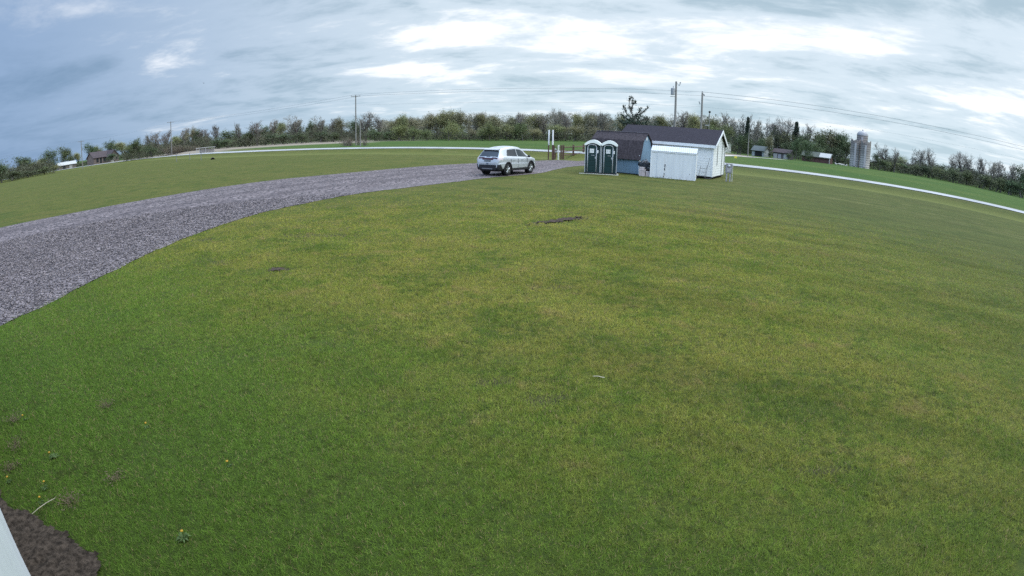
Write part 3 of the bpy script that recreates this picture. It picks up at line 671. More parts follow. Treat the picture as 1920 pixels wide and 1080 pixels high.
# ------------------------------------------------------------------ portable toilets
def build_toilets():
    green = mat('dark_green_plastic', (.008, .026, .030), .42, var=.12, scale=2, spec=.4)
    door = mat('door_green_plastic', (.009, .034, .036), .4, var=.12, scale=2, spec=.4)
    grey = mat('grey_trim_plastic', (.40, .42, .44), .5, var=.08)
    roofm = mat('white_translucent_plastic', (.86, .88, .86), .4, var=.04)
    fl = np.array((4.82, 36.85)); fr = np.array((7.02, 36.42)); u = (fr - fl) / np.hypot(*(fr - fl)); rz = math.atan2(u[1], u[0]); wd = 1.10; dp = 1.15; hz = 2.04
    def unit(org, label):
        g = empty('portable_toilet', (org[0], org[1], .055), rz, label, 'toilet', 'green portable toilets by the gravel drive')
        w = MB()
        w.box(.012, wd - .012, .03, dp - .01, .06, hz); w.build('cabin', green, g, bevel=.02)
        b = MB(); b.box(0, wd, 0, dp, 0, .075); b.build('base', mat('black_plastic', (.018, .02, .022), .5), g, bevel=.015)
        # barrel roof
        n = 18; r = MB(); pf = [(-.03 + (wd + .06) * i / n, hz - .02 + .30 * math.sin(math.pi * (i / n)) ** .80) for i in range(n + 1)]
        fs = []; vs = []
        for y, k in ((-.06, 1), (dp + .05, 1)):
            vs += [(x, y, z) for x, z in pf]; vs += [(x, y, max(hz - .10, z - .22)) for x, z in pf]
        N = n + 1
        for i in range(n):
            fs += [(i, i + 1, 2 * N + i + 1, 2 * N + i), (N + i + 1, N + i, 3 * N + i, 3 * N + i + 1), (N + i, N + i + 1, i + 1, i), (2 * N + i, 2 * N + i + 1, 3 * N + i + 1, 3 * N + i)]
        fs += [(0, 2 * N, 3 * N, N), (n, N + n, 3 * N + n, 2 * N + n)]
        r.add(vs, fs); r.build('roof', roofm, g, smooth=False)
        f = MB(); f.add([(x, .004, z) for x, z in pf] + [(x, .004, hz - .01) for x, z in pf], [(i + N, i + 1 + N, i + 1, i) for i in range(n)])
        f.v = [(x, y, max(min(z - .20, hz + .1), hz - .06)) for x, y, z in f.v]
        f.build('front_panel', green, g)
        # door with arched grey frame
        x0, x1, zt = .20, .80, 1.98; xc = (x0 + x1) / 2; hw = (x1 - x0) / 2; ra = .20
        def arch(hw_, zt_, ra_):
            return [(xc - hw_, .10)] + [(xc - hw_ + ra_ - ra_ * math.cos(a), zt_ - ra_ + ra_ * math.sin(a)) for a in np.linspace(0, math.pi / 2, 7)] + [(xc + hw_ - ra_ + ra_ * math.sin(a), zt_ - ra_ + ra_ * math.cos(a)) for a in np.linspace(0, math.pi / 2, 7)] + [(xc + hw_, .10)]
        fm = MB(); fm.path([(x, -.005, z) for x, z in arch(hw, zt, ra)], .032, 8); fm.build('door_frame', grey, g, smooth=True)
        dm = MB(); pts = arch(hw - .03, zt - .03, ra - .02); dm.poly([(x, .006, z) for x, z in pts[::-1]][::-1])
        dob = dm.build('door', door, g)
        for z0, z1 in ((.22, .50), (.56, .84), (.90, 1.18)):
            q = MB(); q.box(xc - .20, xc + .20, -.008, .004, z0, z1); q.build('door_rib', door, dob, bevel=.006)
        s = MB(); s.box(xc - .16, xc + .13, -.016, -.004, 1.42, 1.70); sg = s.build('sign', mat('white_sign', (.80, .81, .80), .5, var=.02), dob)
        for cx in (-.075, .045):                        # two small grey figures
            ic = MB(); X = xc + cx; hd = [(X + .019 * math.cos(a), 1.645 + .019 * math.sin(a)) for a in np.linspace(-1.2, math.pi + 1.2, 9)]
            pr = [(X - .006, 1.475), (X - .006, 1.54), (X + .006, 1.54), (X + .006, 1.475), (X + .022, 1.475), (X + .028, 1.615)] + hd + [(X - .028, 1.615), (X - .022, 1.475)]
            ic.poly([(x_, -.0185, z_) for x_, z_ in pr]); ic.build('figure', mat('sign_grey', (.34, .36, .38), .6), sg)
        v = MB(); v.box(xc - .05, xc + .17, -.03, .0, 1.245, 1.275); v.build('ledge_handle', grey, dob)
        v = MB(); v.box(x1 - .10, x1 - .035, -.03, -.002, 1.02, 1.16); v.build('latch', grey, dob, bevel=.008)
        v = MB(); v.box(x1 + .045, x1 + .125, -.012, .028, 1.42, 1.62); v.build('notice', mat('white_sign', (.80, .81, .80), .5), g)
        for x in (.03, wd - .03):
            t_ = MB(); t_.box(x - .022, x + .022, -.004, .045, .08, hz - .05); t_.build('corner_post', grey, g)
        t_ = MB(); t_.box(wd - .014, wd + .012, dp - .05, dp, .08, hz - .05); t_.build('corner_post', grey, g)
        t_ = MB(); t_.box(-.012, .014, dp - .05, dp, .08, hz - .05); t_.build('corner_post', grey, g)
        for xs in (-.004, wd - .012):
            q = MB(); q.box(xs, xs + .016, .18, dp - .20, .18, 1.52); q.build('side_panel', green, g, bevel=.005)
            for z in (1.62, 1.70, 1.78):
                q = MB(); q.box(xs, xs + .018, .25, dp - .3, z, z + .03); q.build('vent_louvre', door, g)
    unit(fl, 'green portable toilet with white domed roof, on the side nearer the silver car')
    unit(fl + u * 1.12, 'green portable toilet with white domed roof, on the side nearer the blue shed')
    e = empty('wooden_skid', (fl[0] - .38 * u[0] + .02, fl[1] - .38 * u[1] - .12, 0), rz, 'pale wooden plank skid carrying the two green portable toilets', 'skid')
    wood = mat('pale_plank', (.56, .54, .48), .8, var=.15, scale=4, stretch=(.4, 4, 4))
    for y in (.03, .62, 1.15):
        b = MB(); b.box(0 if y < .1 else .35, 2.7, y, y + .14, -.01, .05); b.build('plank', wood, e)
build_toilets()

# ------------------------------------------------------------------ the car
def build_car():
    g = empty('car', (-.40, 35.08, .022), R(57), 'silver sport utility car with dark lower bumpers driving off along the gravel', 'car'); g.scale = (.95, .98, 1.03)
    st = np.array([ # x, half width, z bottom, z belt, z top, top half width
        (-2.37, .74, .50, .80, .84, .64), (-2.35, .80, .42, .93, .97, .70), (-2.31, .86, .36, 1.02, 1.07, .74), (-2.25, .90, .34, 1.08, 1.15, .72), (-2.06, .935, .33, 1.12, 1.38, .65), (-1.88, .945, .32, 1.145, 1.545, .60),
        (-1.78, .948, .32, 1.145, 1.60, .59), (-1.45, .955, .30, 1.125, 1.655, .59), (-.8, .96, .28, 1.095, 1.715, .62), (-.25, .96, .28, 1.065, 1.735, .63), (.30, .96, .28, 1.045, 1.69, .62), (.7, .96, .28, 1.035, 1.55, .625), (1.1, .958, .28, 1.025, 1.30, .67),
        (1.40, .955, .30, 1.02, 1.11, .74), (1.65, .945, .30, 1.01, 1.075, .76), (2.0, .92, .30, .955, 1.01, .72), (2.2, .86, .30, .88, .93, .66), (2.32, .76, .32, .74, .80, .56), (2.38, .62, .36, .60, .64, .46)])
    xs = np.concatenate([np.linspace(-2.37, -1.9, 22), np.linspace(-1.9, 2.0, 76)[1:], np.linspace(2.0, 2.38, 12)[1:]])
    S = np.stack([np.interp(xs, st[:, 0], st[:, i]) for i in range(6)], 1)
    for _ in range(3): S[1:-1, 1:] = .25 * S[:-2, 1:] + .5 * S[1:-1, 1:] + .25 * S[2:, 1:]
    def section(p):
        x, w, zb, zl, zt, wt = p; h = zl - zb
        key = [(0, 0, zb - .02), (.12, w - .16, zb - .01), (.2, w - .05, zb), (.32, w - .005, zb + h * .25), (.45, w + .008, zb + h * .52), (.55, w - .012, zb + h * .60), (.66, w - .004, zb + h * .86), (.72, w - .045, zl),
               (.735, w - .055, zl + .005), (.86, wt + .05, zt - max(.03, (zt - zl) * .13)), (.90, wt, zt - .012), (1.0, 0, zt + .035 * min(1, (zt - zl) / .3 + .3))]
        return np.array(key)
    tt = np.concatenate([np.linspace(0, .2, 5), np.linspace(.2, .72, 23)[1:], np.linspace(.72, .735, 2)[1:], np.linspace(.735, .86, 10)[1:], np.linspace(.86, .90, 4)[1:], np.linspace(.9, 1, 6)[1:]])
    G = []
    for p in S:
        k = section(p); y = np.interp(tt, k[:, 0], k[:, 1]); z = np.interp(tt, k[:, 0], k[:, 2])
        if True:
            z[tt > .9] = z[tt > .9][0] + (k[-1, 2] - z[tt > .9][0]) * (1 - ((1 - tt[tt > .9]) / .1) ** 2)
        half = np.stack([np.full(len(tt), p[0]), y, z], 1); mir = half[::-1][1:] * (1, -1, 1)
        G.append(np.vstack([half * (1, 1, 1), mir]))
    G = np.array(G); nx, nt = G.shape[:2]; T = np.concatenate([tt, tt[::-1][1:]])
    paint = mat('silver_paint', (.53, .55, .575), .30, metal=.30, var=.02, coat=.5)
    glass = mat('dark_glass', (.018, .021, .025), .05, var=.1, spec=.8)
    sideg = mat('side_glass', (.022, .027, .030), .06, var=.1, spec=.8)
    blackp = mat('black_cladding', (.020, .020, .022), .55, var=.1)
    lampm = mat('clear_tail_lamp', (.62, .52, .53), .12, var=.1, spec=.7); barm = mat('dark_red_bar', (.055, .012, .018), .2, var=.2, spec=.6)
    wheels = [(-1.40, .80), (1.45, .80), (-1.40, -.80), (1.45, -.80)]
    cls = {}
    for i in range(nx - 1):
        for j in range(nt - 1):
            q = (G[i, j] + G[i + 1, j] + G[i + 1, j + 1] + G[i, j + 1]) / 4; x, y, z = q; t = (T[j] + T[j + 1]) / 2; sd = 'l' if y > 0 else 'r'
            if any(abs(y) > .55 and (x - wx) ** 2 + (z - .37) ** 2 < .435 ** 2 and y * wy > 0 for wx, wy in wheels): continue
            zt = np.interp(x, st[:, 0], st[:, 4]); zl = np.interp(x, st[:, 0], st[:, 3]); c = 'body'
            fr = (t - .735) / .125
            if .735 < t < .86:
                lo = -1.50 + .30 * fr; hi = 1.30 - .74 * fr                        # side glass outline
                if .06 < fr < .90 and lo < x < hi and not abs(x + .18 + .05 * fr) < .035:
                    c = ('rear_' if x < -.18 else 'front_') + 'side_window' + sd
                    if -1.27 - .03 < x < -1.27 + .0 and False: c = 'body'
            if t > .905 and 1.42 > x > .62 and zt < 1.60: c = 'windscreen'
            if t > .905 and x < -1.94 and 1.14 < z < 1.50: c = 'rear_window'
            if x < -2.20 and t > .72 and .985 < z < 1.10: c = 'light_bar'
            if x < -1.98 and (.60 < t < .90) and .955 < z < 1.105: c = 'tail_light' + sd
            if z < .43 + (.26 if x < -2.0 else 0) * min(1, (-2.0 - x) / .2 if x < -2 else 0) and t < .6: c = 'cladding'
            if x < -2.2 and z < .69: c = 'rear_bumper'
            if x > 2.2 and z < .62: c = 'grille'
            cls.setdefault(c, []).append((i, j))
    look = dict(body=paint, windscreen=glass, rear_window=glass, light_bar=barm, cladding=blackp, rear_bumper=blackp, grille=blackp)
    for c, cells in cls.items():
        used = {}; vs = []; fs = []
        for i, j in cells:
            f = []
            for a, b in ((i, j), (i + 1, j), (i + 1, j + 1), (i, j + 1)):
                if (a, b) not in used: used[(a, b)] = len(vs); vs.append(tuple(G[a, b]))
                f.append(used[(a, b)])
            fs.append(tuple(f))
        nm = c[:-1] if c[-1] in 'lr' and ('window' in c or 'tail' in c) else c
        mb = MB(); mb.v, mb.f = vs, fs
        if c == 'body':
            e0, e1 = [tuple(p) for p in G[0]], [tuple(p) for p in G[-1]]
            mb.poly(e0); mb.poly(e1[::-1])
        if nm == 'front_side_window': nm = 'side_window'
        if nm == 'rear_side_window': nm = 'side_window'
        m_ = look.get(nm) or (lampm if 'tail' in nm else (glass if c.startswith('rear') else sideg))
        mb.build(nm, m_, g, smooth=True)
    # rear lid for the end cap: bumper shell with painted upper edge
    b = MB(); b.box(-2.405, -2.33, -.66, .66, .36, .67); b.build('bumper_step', blackp, g, bevel=.03)
    b = MB(); b.box(-2.41, -2.39, -.40, .40, .40, .46); b.build('skid_plate', mat('grey_plastic', (.16, .16, .17), .5), g)
    b = MB(); b.box(-2.385, -2.36, -.60, .60, .72, .80); b.build('tailgate_fold', paint, g, bevel=.012)
    b = MB()
    b.add([(-1.76, -.58, 1.635), (-1.76, .58, 1.635), (-2.02, .55, 1.575), (-2.02, -.55, 1.575), (-1.76, -.58, 1.59), (-1.76, .58, 1.59), (-2.02, .55, 1.54), (-2.02, -.55, 1.54)], ((0, 3, 2, 1), (4, 5, 6, 7), (0, 4, 7, 3), (1, 2, 6, 5), (3, 7, 6, 2)))
    b.build('spoiler', paint, g)
    b = MB(); b.box(-1.99, -1.945, -.53, .53, 1.455, 1.545); b.build('spoiler_underside', blackp, g)
    b = MB(); b.box(-2.335, -2.315, -.24, .24, .845, .975); p = b.build('licence_plate', mat('plate_grey', (.16, .18, .19), .5, var=.4, scale=12), g); p.location = (-.045, 0, 0)
    b = MB(); b.lathe([(0, 0), (.055, 0), (.06, .008), (0, .012)], 16); o = b.build('badge', mat('badge_dark', (.10, .12, .16), .3), g); o.matrix_local = Matrix.Translation((-2.386, 0, .74)) @ Matrix.Rotation(R(-90), 4, 'Y') @ Matrix.Diagonal((.7, 1.5, 1, 1))
    b = MB(); b.box(-2.25, -2.235, -.06, .25, 1.15, 1.17); b.build('rear_wiper', blackp, g)
    b = MB(); b.add([(-1.55, -.02, 1.67), (-1.55, .02, 1.67), (-1.35, 0, 1.70), (-1.57, 0, 1.75)], ((0, 1, 3), (1, 2, 3), (2, 0, 3))); b.build('antenna_fin', paint, g)
    for s in (1, -1):
        b = MB(); b.ball((1.0, s * 1.045, 1.12), .10, .11, .08, 10, 6); b.box(.96, 1.06, min(s * .92, s * 1.02), max(s * .92, s * 1.02), 1.07, 1.11); b.build('wing_mirror', blackp, g, smooth=False)
        for x in (-.75, .30):
            h = MB(); h.box(x - .11, x + .11, min(s * .955, s * .985), max(s * .955, s * .985), .93, .96); h.build('door_handle', paint, g, bevel=.008)
        for x0, x1 in ((-.22, -.205), (.93, .945), (-1.08, -1.065)):
            d = MB(); yy = s * .966; d.box(x0, x1, min(yy, yy - s * .02), max(yy, yy - s * .02), .46, 1.0); d.build('door_seam', blackp, g)
        c = MB(); c.box(-.95, .98, min(s * .93, s * .972), max(s * .93, s * .972), .29, .42); c.build('sill_cladding', blackp, g, bevel=.02)
        k = MB(); k.box(-.95, .98, min(s * .962, s * .978), max(s * .962, s * .978), .425, .45); k.build('chrome_strip', mat('chrome', (.7, .7, .72), .2, metal=.9), g)
    und = MB(); und.box(-2.15, 2.1, -.70, .70, .26, .36); und.build('underbody', blackp, g)
    tyre = mat('tyre_rubber', (.016, .016, .017), .85, var=.2); rim = mat('alloy_rim', (.55, .56, .58), .3, metal=.7)
    for wx, wy in wheels:
        s = 1 if wy > 0 else -1
        w = empty('wheel', (0, 0, 0)); w.parent = g; w.location = (wx, s * .835, .37)
        t_ = MB(); t_.lathe([(.24, -.11), (.33, -.12), (.365, -.09), (.37, 0), (.365, .09), (.33, .12), (.24, .11)], 28, axis='Y'); t_.build('tyre', tyre, w, smooth=True)
        r_ = MB(); r_.lathe([(.27, -.08), (.27, .085), (.235, .10), (.235, .02)] if s > 0 else [(.27, .08), (.27, -.085), (.235, -.10), (.235, -.02)], 28, axis='Y')
        for k in range(5):
            a = 2 * math.pi * k / 5 + .3
            for da in (-.16, .16):
                r_.tube((0.04 * math.cos(a), s * .085, .04 * math.sin(a)), (.25 * math.cos(a + da), s * .085, .25 * math.sin(a + da)), .026, .022, 6)
        r_.tube((0, s * .05, 0), (0, s * .10, 0), .07, .055, 12); r_.build('rim', rim, w)
        d_ = MB(); d_.tube((0, -s * .02, 0), (0, s * .02, 0), .20, n=20); d_.build('brake_disc', mat('brake_grey', (.08, .08, .085), .5, metal=.5), w)
        ar = MB(); n = 26
        for k in range(n):
            a0, a1 = R(-12) + R(204) * k / n, R(-12) + R(204) * (k + 1) / n
            P = lambda a, r, y: (wx + r * math.cos(a), s * y, .37 + r * math.sin(a))
            ar.quad(P(a0, .41, .972), P(a1, .41, .972), P(a1, .475, .966), P(a0, .475, .966)); ar.quad(P(a0, .41, .70), P(a1, .41, .70), P(a1, .41, .972), P(a0, .41, .972)); ar.quad(P(a0, .475, .966), P(a1, .475, .966), P(a1, .475, .90), P(a0, .475, .90))
        ar.poly([(wx + .42 * math.cos(a), s * .66, .37 + .42 * math.sin(a)) for a in np.linspace(0, 2 * math.pi, 20, endpoint=False)])
        ar.build('wheel_arch', blackp, g)
build_car()

# ------------------------------------------------------------------ gate, fence, sign, poles and wires
def build_fence():
    brown = mat('brown_timber', (.105, .062, .050), .85, var=.25, scale=6, stretch=(2, 2, .4))
    e = empty('rail_fence', (5.25, 57.9, 0), 0, 'brown timber fence with three rails and posts beyond the gravel drive', 'fence')
    pts = [(0, 0), (1.45, 3.4), (3.25, 8.4), (5.2, 12.4)]
    for x, y in pts:
        p = MB(); p.box(x - .10, x + .10, y - .09, y + .09, -.05, 1.5); p.build('post', brown, e, bevel=.01)
    for (x0, y0), (x1, y1) in zip(pts[:-1], pts[1:]):
        for z in (.42, .82, 1.25):
            p = MB(); p.tube((x0, y0 - .10, z), (x1, y1 - .10, z), .055, n=6); p.build('rail', brown, e)
    e = empty('farm_gate', (4.0, 56.1, 0), 0, 'dark brown barred gate between the sign and the white post', 'gate')
    for x, y in ((.12, .1), (.98, 1.3)):
        p = MB(); p.box(x - .08, x + .08, y - .08, y + .08, -.05, 1.48); p.build('post', brown, e, bevel=.01)
    for z in (.35, .65, .95, 1.3):
        p = MB(); p.tube((.12, .1, z), (.98, 1.3, z), .035, n=6); p.build('bar', brown, e)
    p = MB(); p.box(-.075, .075, -.06, .06, -.05, 1.52); o = p.build('white_post', mat('white_post_paint', (.66, .68, .64), .6), None, bevel=.012); o.location = (4.62, 56.6, 0)
    tag(o, 'white painted post standing at the gate near the brown rail fence', 'post')
    e = empty('roadside_sign', (3.55, 55.7, 0), 0, 'tall double sign board seen edge on, white panels on two brown posts', 'sign')
    wp = mat('white_panel', (.72, .74, .78), .5, var=.05)
    for x, y in ((-.02, 0), (.40, .25)):
        p = MB(); p.box(x - .06, x + .06, y - .06, y + .06, -.05, 1.5); p.build('post', brown, e)
        p = MB(); p.box(x - .07, x + .07, y - .05, y + .05, 1.5, 3.05); p.build('post_top', wp, e)
        M = Matrix.Translation((x, y - .03, 0)) @ Matrix.Rotation(R(75), 4, 'Z')
        p = MB(); p.box(-.5, .12, -.075, -.055, 1.62 if x < .1 else 1.55, 3.08, M); p.build('panel', wp, e)
    e = empty('letter_box', (4.35, 57.2, 0), .2, 'pale grey letter box on a short post beside the white post', 'letter box')
    p = MB(); p.box(-.05, .05, -.05, .05, -.03, .72); p.build('post', brown, e)
    p = MB(); p.box(-.14, .14, -.22, .22, .72, .98); p.add([(.14 * math.cos(a), y, .98 + .13 * math.sin(a)) for y in (-.22, .22) for a in np.linspace(0, math.pi, 9)], [(i, i + 1, i + 10, i + 9) for i in range(8)] + [tuple(range(8, -1, -1)), tuple(range(9, 18))])
    p.build('box', mat('pale_grey_paint', (.46, .48, .45), .5), e)
build_fence()

POLEW = mat('pole_timber', (.22, .205, .19), .85, var=.25, scale=3, stretch=(3, 3, .3))
METAL = mat('grey_metal', (.33, .34, .36), .45, metal=.4)
TOPS = {}
def pole(key, az, D, top, label, arms=(), r=.15, extra=None, group='utility poles along the road', name='utility_pole', lean=0):
    x, y, z = on(az, D); e = empty(name, (x, y, z), 0, label, 'pole', group); h = top - z
    p = MB(); p.tube((0, 0, -.3), (0, 0, h), r, r * .66, 10); p.build('post', POLEW, e, smooth=False)
    TOPS[key] = Vector((x, y, top))
    rd = None
    for half, dz, ang in arms:
        a = MB(); M = Matrix.Rotation(R(ang), 4, 'Z'); a.box(-half, half, -.07, .05 - .0, h - dz - .06, h - dz + .06, M @ Matrix.Translation((0, -r, 0))); a.build('crossarm', POLEW, e)
        for q in (-half * .92, 0.0, half * .92):
            i_ = MB(); c = M @ Vector((q, -r, 0)); i_.lathe([(0, .24), (.05, .22), (.06, .14), (.035, .12), (.055, .07), (.03, 0)], 8, (c.x, c.y, h - dz + .06)); i_.build('insulator', METAL, e)
    if extra: extra(e, h)
    return e
def transformer(e, h):
    b = MB(); b.lathe([(0, -.5), (.26, -.5), (.28, -.45), (.28, .45), (.24, .52), (0, .56)], 16, (-.52, -.1, h - 1.55)); b.build('transformer', METAL, e, smooth=False)
    b = MB(); b.tube((-.45, -.1, h - 1.0), (-.45, -.1, h - .72), .05, n=8); b.build('bushing', METAL, e)
    b = MB(); b.tube((0, 0, h - 1.5), (-.3, -.1, h - 1.5), .05, n=6); b.build('bracket', METAL, e); b = MB(); b.tube((-.9, -.1, h - 2.28), (0, 0, h - 2.28), .04, n=6); b.build('bracket', METAL, e)
    b = MB(); b.path([(0, 0, h - .15), (.25, -.05, h - .38), (.42, -.05, h - .62)], .03, 6); b.path([(.62, -.05, h - .08), (.56, -.05, h - .35), (.46, -.05, h - .60)], .055, 6); b.ball((.62, -.05, h - .12), .11); b.build('cutout_switch', METAL, e)
def cutouts(e, h):
    b = MB(); b.path([(0, 0, h - .1), (.3, -.05, h - .35), (.38, -.05, h - .6)], .06, 6); b.ball((.3, -.05, h - .36), .14); b.build('cutout_switch', METAL, e)
    b = MB(); b.path([(-.55, -.05, h - 1.5), (-.48, -.05, h - 1.8), (-.42, -.05, h - 2.05)], .06, 6); b.path([(-.5, -.05, h - 1.75), (0, 0, h - 2.1)], .02, 5); b.ball((-.5, -.05, h - 1.68), .10); b.build('arrester', METAL, e)
    b = MB(); b.tube((-.1, 0, h + .16), (.1, 0, h + .16), .09, n=8); b.build('insulator', METAL, e)
def lampbox(e, h):
    b = MB(); b.box(-1.1, -.1, -.18, .18, h - 3.75, h - 3.5); b.build('lamp_arm', METAL, e)
    b = MB(); b.ball((0, 0, h + .05), .35, .35, .3); b.build('cap', DARK, e)
pole('p152', -45.5, 188, 8.9, 'pale utility pole with a crossarm in front of the brown house', [(1.15, .25, 30)], .16)
pole('p320', -36.05, 190, 11.7, 'utility pole with a crossarm rising from the bushes right of the brown house', [(1.25, .3, 25)], .17)
pole('p667', -16.66, 122, 11.6, 'tall utility pole with a crossarm standing in a bare thicket', [(1.05, .28, 12)], .17)
pole('p675', -16.2, 110, 5.5, 'short pale pole without a crossarm beside the tall pole in the thicket', (), .14, name='short_pole')
pole('p1268', 16.81, 80, 11.3, 'utility pole carrying a grey transformer behind the white garage', (), .20, transformer)
pole('p1317', 19.57, 92, 11.0, 'utility pole with cutout switches behind the garage ridge where wires meet', (), .21, cutouts)
pole('p1330', 20.4, 150, 11.0, 'thin far pole with a dark lamp box behind the garage', (), .15, lampbox)
pole('p1405', 24.62, 140, 7.3, 'thin pale pole standing beside the farm track', (), .13)
TOPS['right'] = Vector((132, 70, 11.7)); ex, ey = az_xy(-74, 230); TOPS['left'] = Vector((ex, ey, 8.5))
def wire(a, b, za, zb, sag, label, off=(0, 0), r=.021):
    A = TOPS[a] + Vector((off[0], off[1], za)); B = TOPS[b] + Vector((off[0], off[1], zb)); pts = []
    for i in range(41):
        t = i / 40; p = A.lerp(B, t); p.z -= sag * 4 * t * (1 - t); pts.append(p)
    m = MB(); m.path(pts, r, 4)
    tag(m.build('power_line', mat('wire_grey', (.16, .18, .20), .6)), label, 'wire', 'overhead wires between the poles')
wire('p667', 'p1317', .1, .1, .35, 'upper overhead wire from the thicket pole across the sky to the garage pole')
wire('p667', 'p1317', -.28, -.55, .35, 'lower overhead wire from the thicket pole across the sky to the garage pole', (.3, -.2))
wire('p667', 'p1317', -2.3, -2.4, .5, 'lowest faint overhead wire running just above the wood behind the car', (0, 0), .012)
wire('p320', 'p667', 0, .1, 1.2, 'upper overhead wire between thicket pole and the pole right of the brown house')
wire('p320', 'p667', -.3, -.28, 1.3, 'lower overhead wire between thicket pole and the pole right of the brown house', (.8, .4))
wire('p152', 'p320', 0, 0, 1.0, 'faint overhead wire between the two poles nearest the brown house', (0, 0), .014)
wire('left', 'p152', 0, 0, 1.0, 'faint overhead wire leaving to the far left from the brown house pole', (0, 0), .012)
wire('p1317', 'right', .1, .1, .35, 'upper overhead wire slanting down to the right above the silos', (0, 0), .030)
wire('p1317', 'right', -.55, -.5, .4, 'lower overhead wire slanting down to the right above the silos', (0, 0), .028)
wire('p1317', 'right', -2.4, -2.2, .6, 'thin lowest overhead wire above the bare trees right of the silos', (0, 0), .010)

# ------------------------------------------------------------------ things beyond the road
def gable_house(name, az, D, turn, w, d, hw, hr, wm, rm, label, cat, windows=(), ov=.4, z=None):
    x, y, z0 = on(az, D); e = empty(name, (x, y, z0 if z is None else z), R(turn - az), label, cat)
    m = MB(); m.quad((-w / 2, -d / 2, -.6), (w / 2, -d / 2, -.6), (w / 2, -d / 2, hw), (-w / 2, -d / 2, hw)); m.quad((w / 2, d / 2, -.6), (-w / 2, d / 2, -.6), (-w / 2, d / 2, hw), (w / 2, d / 2, hw))
    m.poly([(w / 2, -d / 2, -.6), (w / 2, d / 2, -.6), (w / 2, d / 2, hw), (w / 2, 0, hr), (w / 2, -d / 2, hw)]); m.poly([(-w / 2, d / 2, -.6), (-w / 2, -d / 2, -.6), (-w / 2, -d / 2, hw), (-w / 2, 0, hr), (-w / 2, d / 2, hw)])
    m.build('wall', wm, e)
    k = (hr - hw) / (d / 2); r = MB()
    for s in (-1, 1):
        a = [(-w / 2 - ov, s * (d / 2 + ov), hw - k * ov + .12), (w / 2 + ov, s * (d / 2 + ov), hw - k * ov + .12), (w / 2 + ov, 0, hr + .12), (-w / 2 - ov, 0, hr + .12)]
        slab(r, *a, .18)
    r.build('roof', rm, e)
    for wx, wz, ww, wh, mm in windows:
        q = MB(); q.box(wx - ww / 2, wx + ww / 2, -d / 2 - .05, -d / 2 - .006, wz, wz + wh); q.build('window' if wh < 1.8 else 'door', mm, e)
    return e
PANE = mat('dark_pane', (.03, .035, .04), .1, spec=.6); WOODB = mat('brown_siding', (.16, .125, .115), .8, var=.2, scale=1.5); ROOFB = mat('brown_roof', (.085, .070, .075), .95, var=.2, scale=2, spec=.05)
PALE = mat('pale_paint', (.42, .40, .39), .7, var=.1); WROOF = mat('white_metal_roof', (.45, .44, .43), .8, var=.1, spec=.1); REDB = mat('barn_red', (.115, .06, .055), .85, var=.25, scale=1.2)
